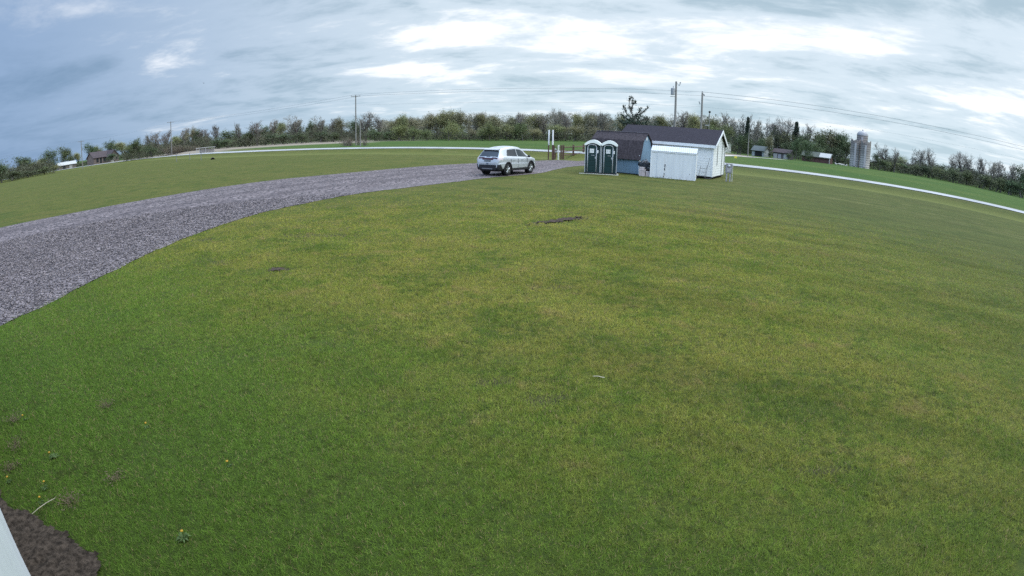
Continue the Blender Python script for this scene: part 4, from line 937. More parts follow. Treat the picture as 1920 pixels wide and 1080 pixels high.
def build_far():
    # brown house: long wing and a taller cross gable
    e = gable_house('brown_house', -43.55, 246, 28, 10.5, 6.6, 2.7, 5.0, WOODB, ROOFB, 'brown timber house with grey brown roofs behind the leftmost pole', 'house', [(-3.4, .7, 1.1, 1.5, PANE), (-1.7, .2, 1.0, 2.1, PANE), (.2, .7, 1.3, 1.5, PANE)])
    m = MB(); X0, X1, hw, hr = 1.2, 5.8, 2.6, 4.9; yf = -6.4
    m.poly([(X0, yf, -.6), (X1, yf, -.6), (X1, yf, hw), ((X0 + X1) / 2, yf, hr), (X0, yf, hw)]); m.quad((X0, -2.9, -.6), (X0, yf, -.6), (X0, yf, hw), (X0, -2.9, hw)); m.quad((X1, yf, -.6), (X1, 1, -.6), (X1, 1, hw), (X1, yf, hw)); m.build('cross_wing', WOODB, e)
    r = MB(); k = (hr - hw) / ((X1 - X0) / 2); mx = (X0 + X1) / 2
    slab(r, (X0 - .45, yf - .5, hw - k * .45 + .1), (mx, yf - .5, hr + .12), (mx, .5, hr + .12), (X0 - .45, .5, hw - k * .45 + .1), .18); slab(r, (X1 + .45, yf - .5, hw - k * .45 + .1), (mx, yf - .5, hr + .12), (mx, .5, hr + .12), (X1 + .45, .5, hw - k * .45 + .1), .18); r.build('roof', ROOFB, e)
    q = MB(); q.box(1.7, 3.3, yf - .05, yf - .006, 0, 1.75); q.build('garage_door', PALE, e)
    q = MB(); q.box(4.2, 5.0, yf - .05, yf - .006, .9, 1.9); q.build('window', PANE, e)
    c = MB(); c.box(-1.2, -.5, .3, .9, 3.8, 5.3); c.build('chimney', mat('brick_dark', (.12, .08, .075), .9), e)
    gable_house('white_roofed_shed', -47.2, 250, 12, 8.2, 4.5, 1.9, 3.0, mat('brown_board', (.17, .145, .13), .85), WROOF, 'low brown outbuilding with a white metal roof at the far left', 'shed', [(-1.5, .3, 1.2, 1.3, PANE), (1.6, .2, 1.4, 1.2, PALE)])
    # pale open frame beside the road, left
    x, y, z = on(-32.5, 165); e = empty('open_shelter', (x, y, z), R(33), 'low pale open sided shelter beside the road in front of the wood', 'shelter'); pm = mat('pale_weathered', (.42, .39, .38), .8)
    for px_ in (-2.7, -1.9, 0, 2.6):
        for py_ in (-.5, .5):
            p = MB(); p.box(px_ - .07, px_ + .07, py_ - .07, py_ + .07, -.2, 1.5); p.build('post', pm, e)
    p = MB(); p.box(-2.9, 2.9, -.8, .8, 1.5, 1.66); p.build('roof', pm, e); p = MB(); p.box(-1.8, 2.55, .42, .48, .1, 1.1); p.build('back_panel', pm, e)
    for az, D, h, lab in ((-35.6, 112, 1.5, 'thin grey marker post in the lawn, leftmost of the pair near the road'), (-34.2, 118, 1.3, 'thin grey marker post in the lawn between the leftmost marker and the shelter'), (-33.0, 104, 1.9, 'dark thin post in the lawn right in front of the pale shelter')):
        x, y, z = on(az, D); p = MB(); p.tube((0, 0, -.1), (0, 0, h), .06, .05, 7); p.ball((0, 0, h), .07); o = p.build('marker_post', mat('post_grey', (.20, .20, .22), .7)); o.location = (x, y, z); tag(o, lab, 'post')
    x, y, z = on(-31.8, 101); e = empty('culvert_pipe', (x, y, z - .12), R(32), 'dark open culvert pipe end in the grass beside the road', 'pipe')
    p = MB(); p.lathe([(.42, .9), (.42, -.05), (.36, -.05), (.36, .9)], 18, (0, 0, .1), 'Y'); p.build('pipe', mat('rusty_pipe', (.10, .085, .08), .8), e); p = MB(); p.poly([(.36 * math.cos(a), .3, .1 + .36 * math.sin(a)) for a in np.linspace(0, 6.283, 18, endpoint=False)]); p.build('opening', DARK, e)
    # right: farmyard
    gable_house('white_farmhouse', 21.75, 188, -35, 5.0, 5.0, 3.0, 4.6, mat('farm_white', (.62, .62, .60), .7), ROOFB, 'white farmhouse with dark window partly hidden by the garage gable', 'house', [(-.9, 2.0, 1.2, 1.5, PANE), (1.2, 2.0, 1.0, 1.5, PANE)])
    gable_house('metal_barn', 25.95, 176, -25, 4.2, 4.2, 1.9, 3.2, mat('barn_white', (.42, .43, .44), .7), mat('blue_grey_roof', (.12, .135, .135), .95, spec=.05), 'small white barn with a blue grey metal roof beside the farm track', 'barn', [(.2, 0, 2.6, 1.85, DARK)])
    gable_house('open_garage', 28.35, 172, -18, 5.4, 4.5, 1.9, 2.9, mat('dark_board', (.13, .115, .125), .85), ROOFB, 'dark open garage with pale doors under the bare trees', 'garage', [(-1.9, -.1, 1.2, 1.6, PALE), (-.5, -.1, .9, 1.5, mat('lilac_door', (.40, .38, .42), .7)), (1.5, -.1, 1.3, 1.6, PALE)])  # walls are one even dark board colour
    e = gable_house('long_barn', 31.95, 178, -12, 9.2, 5.0, 1.75, 3.1, REDB, mat('grey_sheet_roof', (.11, .12, .105), .95, var=.2, spec=.05), 'long low red barn with grey roof in front of the round green trees', 'barn', [(-2.5, .4, .9, .9, PANE)])
    p = MB(); sl_ = [(1.0, -2.72, 1.72), (4.75, -2.72, 1.72), (4.75, -.5, 3.02), (1.0, -.5, 3.02)]; slab(p, *[(a, b, c + .10) for a, b, c in sl_], .05); p.build('white_roof_sheet', WROOF, e)
    p = MB(); p.box(4.45, 4.65, -2.9, -2.75, -.3, 1.7); p.build('door_post', PALE, e)
    # silos
    stave = mat('silo_concrete', (.34, .295, .27), .9, var=.25, scale=.5, bump=.3, bscale=4)
    m = MATS['silo_concrete']; t = NT(m.node_tree); b = m.node_tree.nodes['Principled BSDF']; src = b.inputs['Base Color'].links[0].from_socket; P = t.n('ShaderNodeTexCoord').outputs['Object']; z = t.xyz(P)[2]
    hoops = t.mr(t.m('FRACT', t.m('MULTIPLY', z, 1.35)), 0.0, .16, .45, 0.0); wash = t.mr(t.m('ADD', z, t.m('MULTIPLY', t.noise(P, .9, 4), 3.0)), 3.0, 7.5, .85, 0.0)
    c = t.mix(wash, src, (.60, .54, .50)); c = t.mix(t.mr(t.m('ADD', z, t.m('MULTIPLY', t.noise(P, .7, 4), 3.0)), 6.0, 10, 0, .4), c, (.24, .205, .20)); c = t.mix(hoops, c, (.12, .115, .12)); t.l(c, b.inputs['Base Color'])
    def silo(az, D, r, h, dome, lab, sd):
        x, y, z = on(az, D); e = empty('silo', (x, y, z - .3), R(-az), lab, 'silo', 'old concrete silos')
        n = 40; q = MB(); lv = np.linspace(0, h, 16); q.lathe([(r, v) for v in lv], n); 
        rs = random.Random(sd)
        if not dome:                                     # broken open top edge
            base = len(q.v) - n
            for i in range(n): vx = q.v[base + i]; q.v[base + i] = (vx[0], vx[1], vx[2] + .25 * math.sin(i * .9) + rs.uniform(-.2, .2) - (.7 if i in (27, 28, 29) else 0))
        q.build('wall', m, e)
        for hz in np.arange(.7, h - .2, .74):
            k = MB(); k.lathe([(r + .01, hz - .03), (r + .045, hz - .03), (r + .045, hz + .03), (r + .01, hz + .03)], n); k.build('hoop', mat('rust_hoop', (.17, .15, .15), .8), e)
        if dome:
            k = MB(); k.lathe([((r + .1) * math.cos(a), h + .82 * r * math.sin(a)) for a in np.linspace(0, math.pi / 2, 9)], n); k.lathe([(r + .10, h - .12), (r + .10, h)], n); k.build('dome', mat('dome_metal', (.36, .35, .36), .6, metal=.2, var=.12), e, smooth=True)
            k = MB(); k.lathe([(0, .5), (.16, .45), (.22, .2), (.22, 0)], 10, (0, 0, h + .80 * r)); k.build('vent_cap', METAL, e)
        k = MB(); k.box(-.34, .34, -r - .34, -r + .1, .6, h - .6 if dome else h - 1.2); k.build('chute', mat('chute_grey', (.44, .41, .42), .8, var=.25), e)
        return e
    silo(35.85, 190, 1.72, 9.3, False, 'shorter roofless concrete silo on the barn side of the domed silo', 1)
    silo(36.92, 188, 1.78, 9.0, False, 'shorter roofless concrete silo on the side of the bare trees', 2)
    silo(36.5, 196, 1.98, 11.2, True, 'tallest concrete silo with a pale metal dome behind two shorter ones', 3)
    x, y, z = on(34.45, 183); rk = mat('pale_rubble', (.42, .40, .37), .9, var=.25); mb = MB(); rs = random.Random(6)
    for i in range(26): mb.ball((rs.gauss(0, 1.1), rs.gauss(0, .5), rs.uniform(0, .35)), rs.uniform(.2, .45), rs.uniform(.2, .4), rs.uniform(.15, .4), 6, 4)
    o = mb.build('rubble_pile', rk); o.location = (x, y, z); tag(o, 'low pile of pale rubble between the long barn and the silos', 'rubble')
    x, y, z = on(23.2, 82); e = empty('marker_flag', (x, y, z), -.4, 'small yellow marker flag in the field beyond the road', 'flag')
    p = MB(); p.tube((0, 0, -.05), (0, 0, .75), .012, n=5); p.build('stem', METAL, e); p = MB(); p.box(0, .42, -.006, .006, .45, .76); p.build('flag', mat('yellow_plastic', (.75, .62, .08), .5), e)
    # bird
    x, y = az_xy(-32.54, 130); z = H + 130 * math.tan(R(6.26)); e = empty('bird', (x, y, z), .6, 'tiny dark bird flying high over the brown house side', 'bird')
    bm = mat('dark_feather', (.03, .03, .035), .8); p = MB(); p.ball((0, 0, 0), .09, .26, .08, 8, 8); p.ball((0, .26, .03), .06, .09, .06, 8, 5); p.add([(0, -.2, 0), (.09, -.42, 0), (-.09, -.42, 0), (0, -.2, .02)], ((0, 1, 2), (3, 2, 1))); p.build('body', bm, e, smooth=True)
    for s in (1, -1):
        p = MB(); a = [(s * .06, .10, .03), (s * .30, .16, .16), (s * .58, .02, .12), (s * .30, -.04, .14), (s * .06, -.12, .02)]; p.poly(a); p.poly([(x_, y_, z_ - .012) for x_, y_, z_ in a][::-1]); p.build('wing', bm, e)
build_far()

# ------------------------------------------------------------------ the building that carries the camera, and small things in the grass
def build_own():
    # local x runs along the wall away from the camera, local y into the building
    d, nI = WALL_D, -WALL_N; ang = math.atan2(d[1], d[0]); o = WALL_P + d * 3.2
    e = empty('clubhouse', (o[0], o[1], 0), ang, 'white sided building whose wall foot shows beside the dark soil', 'building')
    sgn = 1 if (nI @ np.array((-d[1], d[0]))) > 0 else -1
    L, Dp, hw, hr = 12.5, 7.0, 3.25, 4.8
    lo, hi = -L, 0.0
    w = MB(); q = MB(); siding_pts = ((lo, 0), (hi, 0), (hi, sgn * Dp), (lo, sgn * Dp))
    P = [siding_pts[i] for i in range(4)]
    if sgn < 0: P = [P[1], P[0], P[3], P[2]]
    for i in range(4): siding(w, P[i] if sgn > 0 else P[i], P[(i + 1) % 4], .12, hw, .20, None, -.014 if False else .014)
    w.build('wall', mat('own_white_siding', (.66, .70, .74), .5, var=.05, scale=1.5), e)
    f = MB(); f.box(lo - .012, hi + .012, min(0, sgn * Dp) - .012, max(0, sgn * Dp) + .012, -.1, .118); f.build('foundation', mat('painted_concrete', (.62, .66, .70), .7, var=.10, scale=16, bump=.2), e)
    r = MB(); ov = .10; ym = sgn * Dp / 2; k = (hr - hw) / (Dp / 2)
    for s0, s1 in ((-sgn * ov, ym), (sgn * (Dp + ov), ym)): slab(r, (lo - .4, s0, hw + .08 - .0), (hi + .4, s0, hw + .08), (hi + .4, s1, hr + .12), (lo - .4, s1, hr + .12), .10)
    for x in (lo, hi): r.poly([(x, 0, hw), (x, sgn * Dp, hw), (x, ym, hr)])
    r.build('roof', SHINGLE, e)
build_own()
def build_small():
    leaf = mat('weed_leaf', (.062, .10, .026), .7, var=.3, scale=20); yel = mat('dandelion_yellow', (.42, .24, .02), .6, var=.15, scale=60); dead = mat('dead_weed', (.13, .095, .06), .9, var=.4, scale=30)
    L = [(-2.38, 2.47, 1.2, 2, 'dandelion in the green lawn nearest the bottom edge of the photo'), (-3.70, 3.86, .8, 1, 'dandelion standing alone in the lawn farther out than the other weeds'), (-4.41, 3.06, 1.2, 2, 'dark leaved dandelion out from the pale stick'),
         (-2.45, 3.46, .6, 1, 'small lone dandelion in the open lawn right of all other weeds'), (-4.11, 2.59, .9, 2, 'dandelion at the lawn edge beyond the pale stick tip'), (-3.98, 2.40, .8, 2, 'dandelion beside the pale stick right at the soil edge'),
         (-4.62, 2.52, .8, 1, 'dandelion closest to the wall near the soil edge'), (-5.45, 3.55, .7, 1, 'dandelion farthest left along the building')]
    rs = random.Random(3)
    for x, y, s, nf, lab in L:
        s *= .62; nf = 1
        e = empty('dandelion', (x, y, gz(x, y)), rs.uniform(0, 6), lab, 'dandelion', 'dandelions in the lawn near the building')
        m = MB()
        for i in range(22):
            a = rs.uniform(0, 6.28); l = rs.uniform(.05, .10) * s; w_ = .013 * s; h = rs.uniform(.02, .055) * s; c, q = math.cos(a), math.sin(a)
            m.add([(0, 0, .01), (c * l * .6 - q * w_, q * l * .6 + c * w_, h), (c * l, q * l, h * .7), (c * l * .6 + q * w_, q * l * .6 - c * w_, h)], ((0, 1, 2, 3),))
        m.build('leaves', leaf, e)
        for i in range(nf):
            a = rs.uniform(0, 6.28); r_ = rs.uniform(.01, .06) * s; hx, hy, hz = r_ * math.cos(a), r_ * math.sin(a), rs.uniform(.06, .085)
            k = MB(); k.path([(hx * .3, hy * .3, 0), (hx, hy, hz)], .0025, 5); k.build('stem', leaf, e)
            k = MB(); k.ball((hx, hy, hz), .013, .013, .008, 10, 5); k.build('flower', yel, e)
    for x, y, s, lab in ((-4.54, 4.16, 1.0, 'dry grey weed clump alone in the far part of the lush lawn'), (-5.08, 3.05, 1.2, 'dry brown weed clump near the wall at the left edge'), (-4.8, 2.7, 1.0, 'dry brown weed clump between two dandelions near the wall'),
                         (-3.70, 2.52, 1.1, 'dry brown weed clump beyond the stick tip at the soil edge'), (-3.47, 2.97, .8, 'pale dry weed clump in the lawn out from the soil bed'), (-5.62, 3.5, 1.3, 'largest dry weed clump by the wall at the left edge')):
        m = MB()
        for i in range(70):
            a = rs.uniform(0, 6.28); l = rs.uniform(.03, .12) * s; b = rs.uniform(.01, .07) * s; ox, oy = rs.gauss(0, .035) * s, rs.gauss(0, .03) * s; c, q = math.cos(a), math.sin(a)
            m.tri((ox - q * .003, oy + c * .003, 0), (ox + q * .003, oy - c * .003, 0), (ox + c * l, oy + q * l, b))
            if i % 3 == 0: m.add([(ox + c * l - .012, oy + q * l, b), (ox + c * l, oy + q * l - .01, b + .006), (ox + c * l + .012, oy + q * l, b), (ox + c * l, oy + q * l + .01, b + .004)], ((0, 1, 2, 3),))
        o = m.build('weed_clump', dead); o.location = (x, y, gz(x, y)); tag(o, lab, 'weed', 'dry weed clumps in the lawn')
    pale = mat('bleached_stick', (.40, .35, .27), .8, var=.15, scale=20)
    m = MB(); m.path([(.94, 5.505, .03), (1.0, 5.49, .035), (1.07, 5.462, .03)], [.004, .006, .005], 6); tag(m.build('stick', pale), 'short bleached stick lying in the middle of the lawn', 'stick')
    m = MB(); m.path([(-3.93, 2.22, .03), (-3.90, 2.30, .045), (-3.87, 2.39, .05), (-3.83, 2.48, .05)], [.003, .004, .004, .003], 6); tag(m.build('stick', pale), 'thin pale stick leaning over the edge of the dark soil', 'stick')
build_small()

# ------------------------------------------------------------------ trees and bushes (nominal height 10 m, scaled per tree)
BARK = mat('bark_grey', (.135, .118, .112), .95, var=.25, scale=3, rand=.18)
BARKL = mat('bark_pale', (.17, .15, .145), .95, var=.25, scale=3, rand=.18)
TWIG = mat('twig_brown', (.205, .182, .155), .95, var=.3, scale=.8, rand=.2)
BUD = mat('bud_brown', (.212, .198, .115), .9, var=.30, scale=.7, rand=.12)
BUDG = mat('bud_olive', (.21, .205, .095), .9, var=.35, scale=.7, rand=.25)
LEAFG = mat('leaf_green', (.085, .112, .050), .8, var=.40, scale=.6, rand=.25)
LEAFL = mat('leaf_spring', (.155, .175, .07), .8, var=.35, scale=.6, rand=.22)
LEAFR = mat('leaf_rust', (.118, .118, .055), .85, var=.4, scale=.45, rand=.2)
NEEDLE = mat('needle_dark', (.040, .055, .038), .85, var=.4, scale=1.5, rand=.2)
BRUSHY = mat('brush_tan', (.150, .118, .075), .95, var=.3, scale=.8, rand=.2)
ORANGE = mat('leaf_orange', (.19, .115, .060), .9, var=.4, scale=.7, rand=.2)

def skeleton(seed, h, trunk, spread, levels, kids, rad, up=.35, lean=.0, decay=.66):
    """recursive limbs: list of (a, b, ra, rb, level) and twig tip positions"""
    rs = random.Random(seed); segs = []; tips = []
    def grow(p, d, L, r, lv):
        n = 3 if lv < 2 else 2; q = p; dirs = d
        for i in range(n):
            wob = .12 + .08 * lv
            dirs = (dirs + Vector((rs.gauss(0, wob), rs.gauss(0, wob), rs.gauss(0, wob * .5) + (up * .12 if lv else 0)))).normalized()
            e = q + dirs * (L / n); r2 = r * (1 - .30 * (i + 1) / n) if lv == 0 else r * (1 - .5 * (i + 1) / n)
            segs.append((q.copy(), e.copy(), r * (1 - (.30 if lv == 0 else .5) * i / n), r2, lv)); q0 = q; q = e
            if lv + 1 < levels and (i > 0 or lv > 0):
                for _ in range(kids[lv] if i == n - 1 else max(1, kids[lv] // 2)):
                    a = rs.uniform(0, 2 * math.pi); sp = spread[lv] * rs.uniform(.7, 1.25)
                    o = dirs.orthogonal().normalized(); o2 = dirs.cross(o); nd = (dirs * math.cos(sp) + (o * math.cos(a) + o2 * math.sin(a)) * math.sin(sp))
                    nd.z += up * .5; nd.normalize()
                    grow(q0.lerp(e, rs.uniform(.4, 1)), nd, L * decay * rs.uniform(.75, 1.2), max(.012, r2 * .62), lv + 1)
        if lv >= levels - 2: tips.append((q.copy(), dirs.copy()))
    grow(Vector((0, 0, -.2)), Vector((lean, 0, 1)).normalized(), h * trunk + .2, rad, 0)
    return segs, tips
def fit(segs, tips, h, w):
    """scale the crown to height h and width w"""
    zmax = max(s[1].z for s in segs); rr = sorted(math.hypot(s[1].x, s[1].y) for s in segs)[int(len(segs) * .97)]
    kz, kx = h / zmax, (w / 2) / max(rr, .1)
    f = lambda v: Vector((v.x * kx, v.y * kx, v.z * kz))
    return [(f(a), f(b), ra, rb, l) for a, b, ra, rb, l in segs], [(f(p), d) for p, d in tips]
def wood_mesh(name, segs, lo, hi, mt, n=5, rmin=.02):
    mb = MB()
    for a, b, ra, rb, lv in segs:
        if lo <= lv < hi: mb.tube(a, b, max(rmin, ra), max(rmin * .8, rb), n if lv < 2 else 3, cap=False)
    me = bpy.data.meshes.new(name); me.from_pydata(mb.v, [], mb.f); me.update(); me.materials.append(mt); return me
def leaf_cloud(pts, sig, per, size, seed, flat=.0, shape=4):
    """many small leaf faces scattered round points, as numpy quads"""
    rs = np.random.RandomState(seed); P = np.repeat(np.array(pts, float), per, 0); n = len(P)
    P = P + rs.normal(0, 1, (n, 3)) * np.array(sig)
    a = rs.normal(0, 1, (n, 3)); a /= np.linalg.norm(a, axis=1)[:, None]; b = rs.normal(0, 1, (n, 3)); b -= a * (a * b).sum(1)[:, None]; b /= np.linalg.norm(b, axis=1)[:, None]
    s = rs.uniform(.6, 1.3, (n, 1)) * size
    v = np.stack([P - a * s, P + b * s * .55, P + a * s, P - b * s * .55], 1).reshape(-1, 3)
    v[:, 2] = np.maximum(v[:, 2], .05)
    return v, np.arange(4 * n).reshape(n, 4)

PROTO = {}
def proto(kind):
    """list of (trunk mesh, crown mesh, crown width) for each kind of tree"""
    if kind in PROTO: return PROTO[kind]
    out = []
    for k in range(3):
        sd = hash_(kind) * 17 + k * 101
        if kind == 'w':      # big bare spreading tree
            w = 9.5; s, tp = skeleton(sd, 10, .30, (.75, .7, .65, .6, .6), 6, (4, 3, 2, 2, 1), .46, .35); s, tp = fit(s, tp, 10, w)
            tr = wood_mesh('trunk', s, 0, 3, BARK); cr = wood_mesh('crown', s, 3, 9, TWIG, rmin=.034)
        elif kind == 'b':    # bare slender tree
            w = 6; s, tp = skeleton(sd, 10, .42, (.5, .55, .6, .6, .6), 6, (4, 3, 2, 2, 1), .30, .55); s, tp = fit(s, tp, 10, w)
            tr = wood_mesh('trunk', s, 0, 2, BARK); cr = wood_mesh('crown', s, 2, 9, TWIG, rmin=.036)
        elif kind == 'u':    # budding tree, thin crown
            w = 6.5; s, tp = skeleton(sd, 10, .38, (.55, .6, .6, .6), 5, (4, 3, 2, 2), .22, .5); s, tp = fit(s, tp, 9.7, w)
            tr = wood_mesh('trunk', s, 0, 4, BARK); v, f = leaf_cloud([p for p, d in tp], (.42, .42, .45), 16, .125, sd); cr = np_mesh('crown', v, f, BUD if k < 1 else BUDG)
        elif kind in 'glr':  # in leaf
            w = 7.0 if kind != 'r' else 7.6; s, tp = skeleton(sd, 10, .26, (.7, .7, .7, .6), 5, (5, 3, 2, 2), .22, .30); s, tp = fit(s, tp, 9.4, w)
            rs = random.Random(sd); low = [(rs.gauss(0, w * .26), rs.gauss(0, w * .26), rs.uniform(.6, 4.5)) for _ in range(60)]
            pts = [tuple(p) for p, d in tp] + low
            tr = wood_mesh('trunk', s, 0, 3, BARK); v, f = leaf_cloud(pts, (.42, .42, .36), max(5, int(3600 / len(pts))), .17, sd); cr = np_mesh('crown', v, f, {'g': LEAFG, 'l': LEAFL, 'r': LEAFR}[kind])
        elif kind in 'yo':   # thicket of thin stems
            w = 8; mb = MB(); rs = random.Random(sd); pts = []
            for _ in range(46):
                x, y = rs.gauss(0, w * .22), rs.gauss(0, w * .22); hh = rs.uniform(5, 9.6) * (1 - .35 * min(1, math.hypot(x, y) / (w * .5)))
                mb.path([(x * .6, y * .6, -.1), (x + rs.gauss(0, .3), y + rs.gauss(0, .3), hh * .55), (x * 1.25 + rs.gauss(0, .5), y * 1.25, hh)], [.07, .05, .02], 4)
                pts += [(x * 1.1, y * 1.1, hh * q) for q in (.35, .55, .75, .93)]
            tr = bpy.data.meshes.new('stems'); tr.from_pydata(mb.v, [], mb.f); tr.update(); tr.materials.append(BARKL)
            v, f = leaf_cloud(pts, (.55, .55, .6), 14, .13, sd); cr = np_mesh('crown', v, f, BRUSHY if kind == 'y' else ORANGE)
        else:                # spruce
            w = 4.2; mb = MB(); rs = random.Random(sd); mb.tube((0, 0, -.2), (0, 0, 10), .18, .02, 7); pts = []
            for i in range(34):
                z = .7 + 9.1 * i / 34; L = (w / 2) * (1 - z / 10.3) ** .85
                for q in range(12):
                    a = rs.uniform(0, 6.28); l = L * rs.uniform(.75, 1.1)
                    for t in (.2, .5, .72, .9, 1.05): pts.append((math.cos(a) * l * t, math.sin(a) * l * t, z - .35 * l * t + .1))
            tr = bpy.data.meshes.new('trunk'); tr.from_pydata(mb.v, [], mb.f); tr.update(); tr.materials.append(BARK)
            v, f = leaf_cloud(pts, (.12, .12, .10), 4, .15, sd); cr = np_mesh('crown', v, f, NEEDLE)
        out.append((tr, cr, w))
    PROTO[kind] = out
    return out
def hash_(s): return sum((i + 3) * ord(c) for i, c in enumerate(s))
LOOK = dict(w='bare grey spreading tree', b='bare slender tree', u='brown budding tree', g='dark green leafy tree', l='fresh light green tree', r='rust tinged green tree', c='dark narrow spruce', y='tan twiggy thicket', o='orange brown bush')
LOWK = dict(g='low dark green bush', l='low bright green bush', u='low brown budding bush', y='tan twiggy thicket', o='orange brown bush')
MARKS = [(-60, 'the left edge of the photo'), (-47.2, 'the white roofed shed'), (-43.4, 'the brown house'), (-36.05, 'the second crossarm pole'), (-32.5, 'the pale open shelter'), (-16.66, 'the thicket pole'), (-1.5, 'the silver car'), (3.8, 'the double sign board'),
         (9.0, 'the green toilets'), (16.8, 'the transformer pole'), (20.0, 'the pole beyond the transformer'), (24.6, 'the farm track pole'), (28.3, 'the dark open garage'), (32, 'the long red barn'), (36.5, 'the domed silo')]
ORD = ['first', 'second', 'third', 'fourth', 'fifth', 'sixth', 'seventh', 'eighth', 'ninth', 'tenth', 'eleventh', 'twelfth', 'thirteenth', 'fourteenth', 'fifteenth', 'sixteenth', 'seventeenth', 'eighteenth', 'nineteenth', 'twentieth']
COUNT = {}
def plant(az, el, kind, wdeg, D, low=False):
    rs = random.Random(int(az * 1000) + 7); x, y = az_xy(az, D); z = gz(x, y) - .1
    top = H + D * math.tan(R(el)); h = max(1.6, top - z); ps = proto(kind); tr, cr, w = ps[rs.randrange(len(ps))]
    look = (LOWK if low else LOOK)[kind]; mk = [m for m in MARKS if m[0] <= az][-1][1]
    kk = (look, mk); COUNT[kk] = COUNT.get(kk, 0) + 1; n = COUNT[kk]
    name = 'bush' if (low or kind in 'yo') else ('spruce_tree' if kind == 'c' else 'tree')
    lab = f"{ORD[n - 1]} {look} right of {mk} along the trees"
    e = empty(name, (x, y, z), rs.uniform(0, 6.28), lab, 'bush' if name == 'bush' else 'tree', 'bushes along the far tree line' if name == 'bush' else 'trees of the far tree line')
    sx = D * R(wdeg) / w; e.scale = (sx, sx, h / 10)
    link('trunk' if kind not in 'yo' else 'stems', tr, e); link('crown', cr, e)
TREES= [(-54.07, 1.46, 'g', 1.7), (-52.38, 1.49, 'g', 1.93), (-50.85, 0.81, 'l', 1.7), (-50.06, 0.89, 'u', 1.25), (-49.1, 1.76, 'g', 1.48), (-47.75, 1.77, 'g', 1.48), (-46.69, 0.81, 'g', 0.91), (-45.89, 0.91, 'u', 0.8), (-44.38, 1.74, 'g', 1.14), (-43.62, 1.33, 'u', 0.91), (-42.7, 1.79, 'g', 1.36), (-41.14, 1.4, 'u', 1.48), (-40.3, 1.35, 'l', 1.14), (-39.45, 1.62, 'g', 1.14), (-38.49, 1.84, 'b', 0.91), (-37.53, 1.95, 'b', 1.02), (-36.58, 1.95, 'b', 1.02), (-35.65, 1.38, 'u', 1.02), (-34.78, 2.05, 'b', 1.25), (-33.94, 2.02, 'u', 1.02), (-33.11, 1.84, 'g', 1.25), (-32.27, 1.87, 'b', 1.14), (-31.26, 2.05, 'b', 1.02), (-30.26, 1.54, 'g', 1.48), (-28.9, 2.19, 'b', 0.68), (-27.91, 1.46, 'g', 1.36), (-27.0, 2.11, 'b', 1.14), (-26.34, 1.73, 'g', 1.14), (-25.44, 2.17, 'b', 1.25), (-24.54, 1.94, 'u', 1.14), (-22.86, 2.45, 'w', 2.27), (-21.41, 1.87, 'g', 1.25), (-20.29, 2.26, 'w', 1.7), (-19.18, 2.1, 'b', 1.25), (-18.17, 2.0, 'u', 1.25), (-17.17, 1.84, 'g', 1.36), (-15.65, 2.46, 'w', 1.93), (-14.15, 1.8, 'b', 1.02), (-12.69, 1.81, 'u', 1.36), (-11.91, 2.13, 'u', 1.02), (-10.79, 1.83, 'u', 1.36), (-9.23, 2.14, 'u', 1.59), (-8.0, 2.41, 'u', 1.59), (-6.66, 2.51, 'u', 1.82), (-5.43, 2.4, 'u', 1.59), (-4.2, 2.4, 'b', 1.48), (-2.97, 2.23, 'u', 1.48), (-1.74, 1.96, 'u', 1.48), (-0.51, 1.92, 'u', 1.48), (0.71, 2.34, 'b', 1.36), (1.95, 2.19, 'u', 1.36), (3.17, 2.22, 'b', 1.36), (4.5, 2.88, 'w', 1.25), (5.41, 2.46, 'b', 1.02), (6.52, 2.5, 'u', 1.36), (7.86, 2.49, 'u', 1.36), (9.31, 2.72, 'b', 1.48), (10.88, 2.46, 'u', 1.48), (14.56, 2.78, 'b', 1.36), (15.91, 2.69, 'u', 1.48), (17.96, 3.17, 'w', 2.05), (19.25, 3.04, 'u', 1.36), (21.21, 3.03, 'l', 1.59), (22.48, 3.35, 'b', 1.48), (23.71, 3.4, 'w', 1.93), (24.45, 3.08, 'c', 0.68), (25.51, 3.18, 'b', 1.36), (26.51, 3.39, 'w', 1.7), (27.4, 3.47, 'w', 1.93), (28.42, 3.36, 'w', 1.7), (29.55, 3.09, 'c', 0.91), (28.69, 2.29, 'r', 1.36), (30.56, 2.98, 'b', 1.36), (30.83, 2.14, 'g', 1.48), (32.04, 2.66, 'r', 1.93), (33.04, 2.78, 'g', 2.05), (34.05, 2.9, 'g', 1.82), (34.88, 2.14, 'g', 1.25), (37.88, 1.15, 'g', 1.02), (39.05, 2.05, 'w', 1.59), (40.08, 1.82, 'w', 1.14), (40.93, 1.05, 'u', 1.25), (41.9, 1.57, 'w', 1.36), (42.87, 2.07, 'w', 1.25), (43.75, 2.31, 'w', 1.48), (45.1, 1.07, 'g', 1.02), (45.96, 1.62, 'b', 1.02), (47.13, 2.42, 'w', 1.7), (48.03, 2.47, 'w', 1.25), (49.16, 2.4, 'b', 1.36), (50.3, 2.29, 'b', 1.36), (51.43, 2.28, 'b', 1.25), (52.56, 2.28, 'b', 1.36), (53.79, 2.45, 'g', 1.48)]
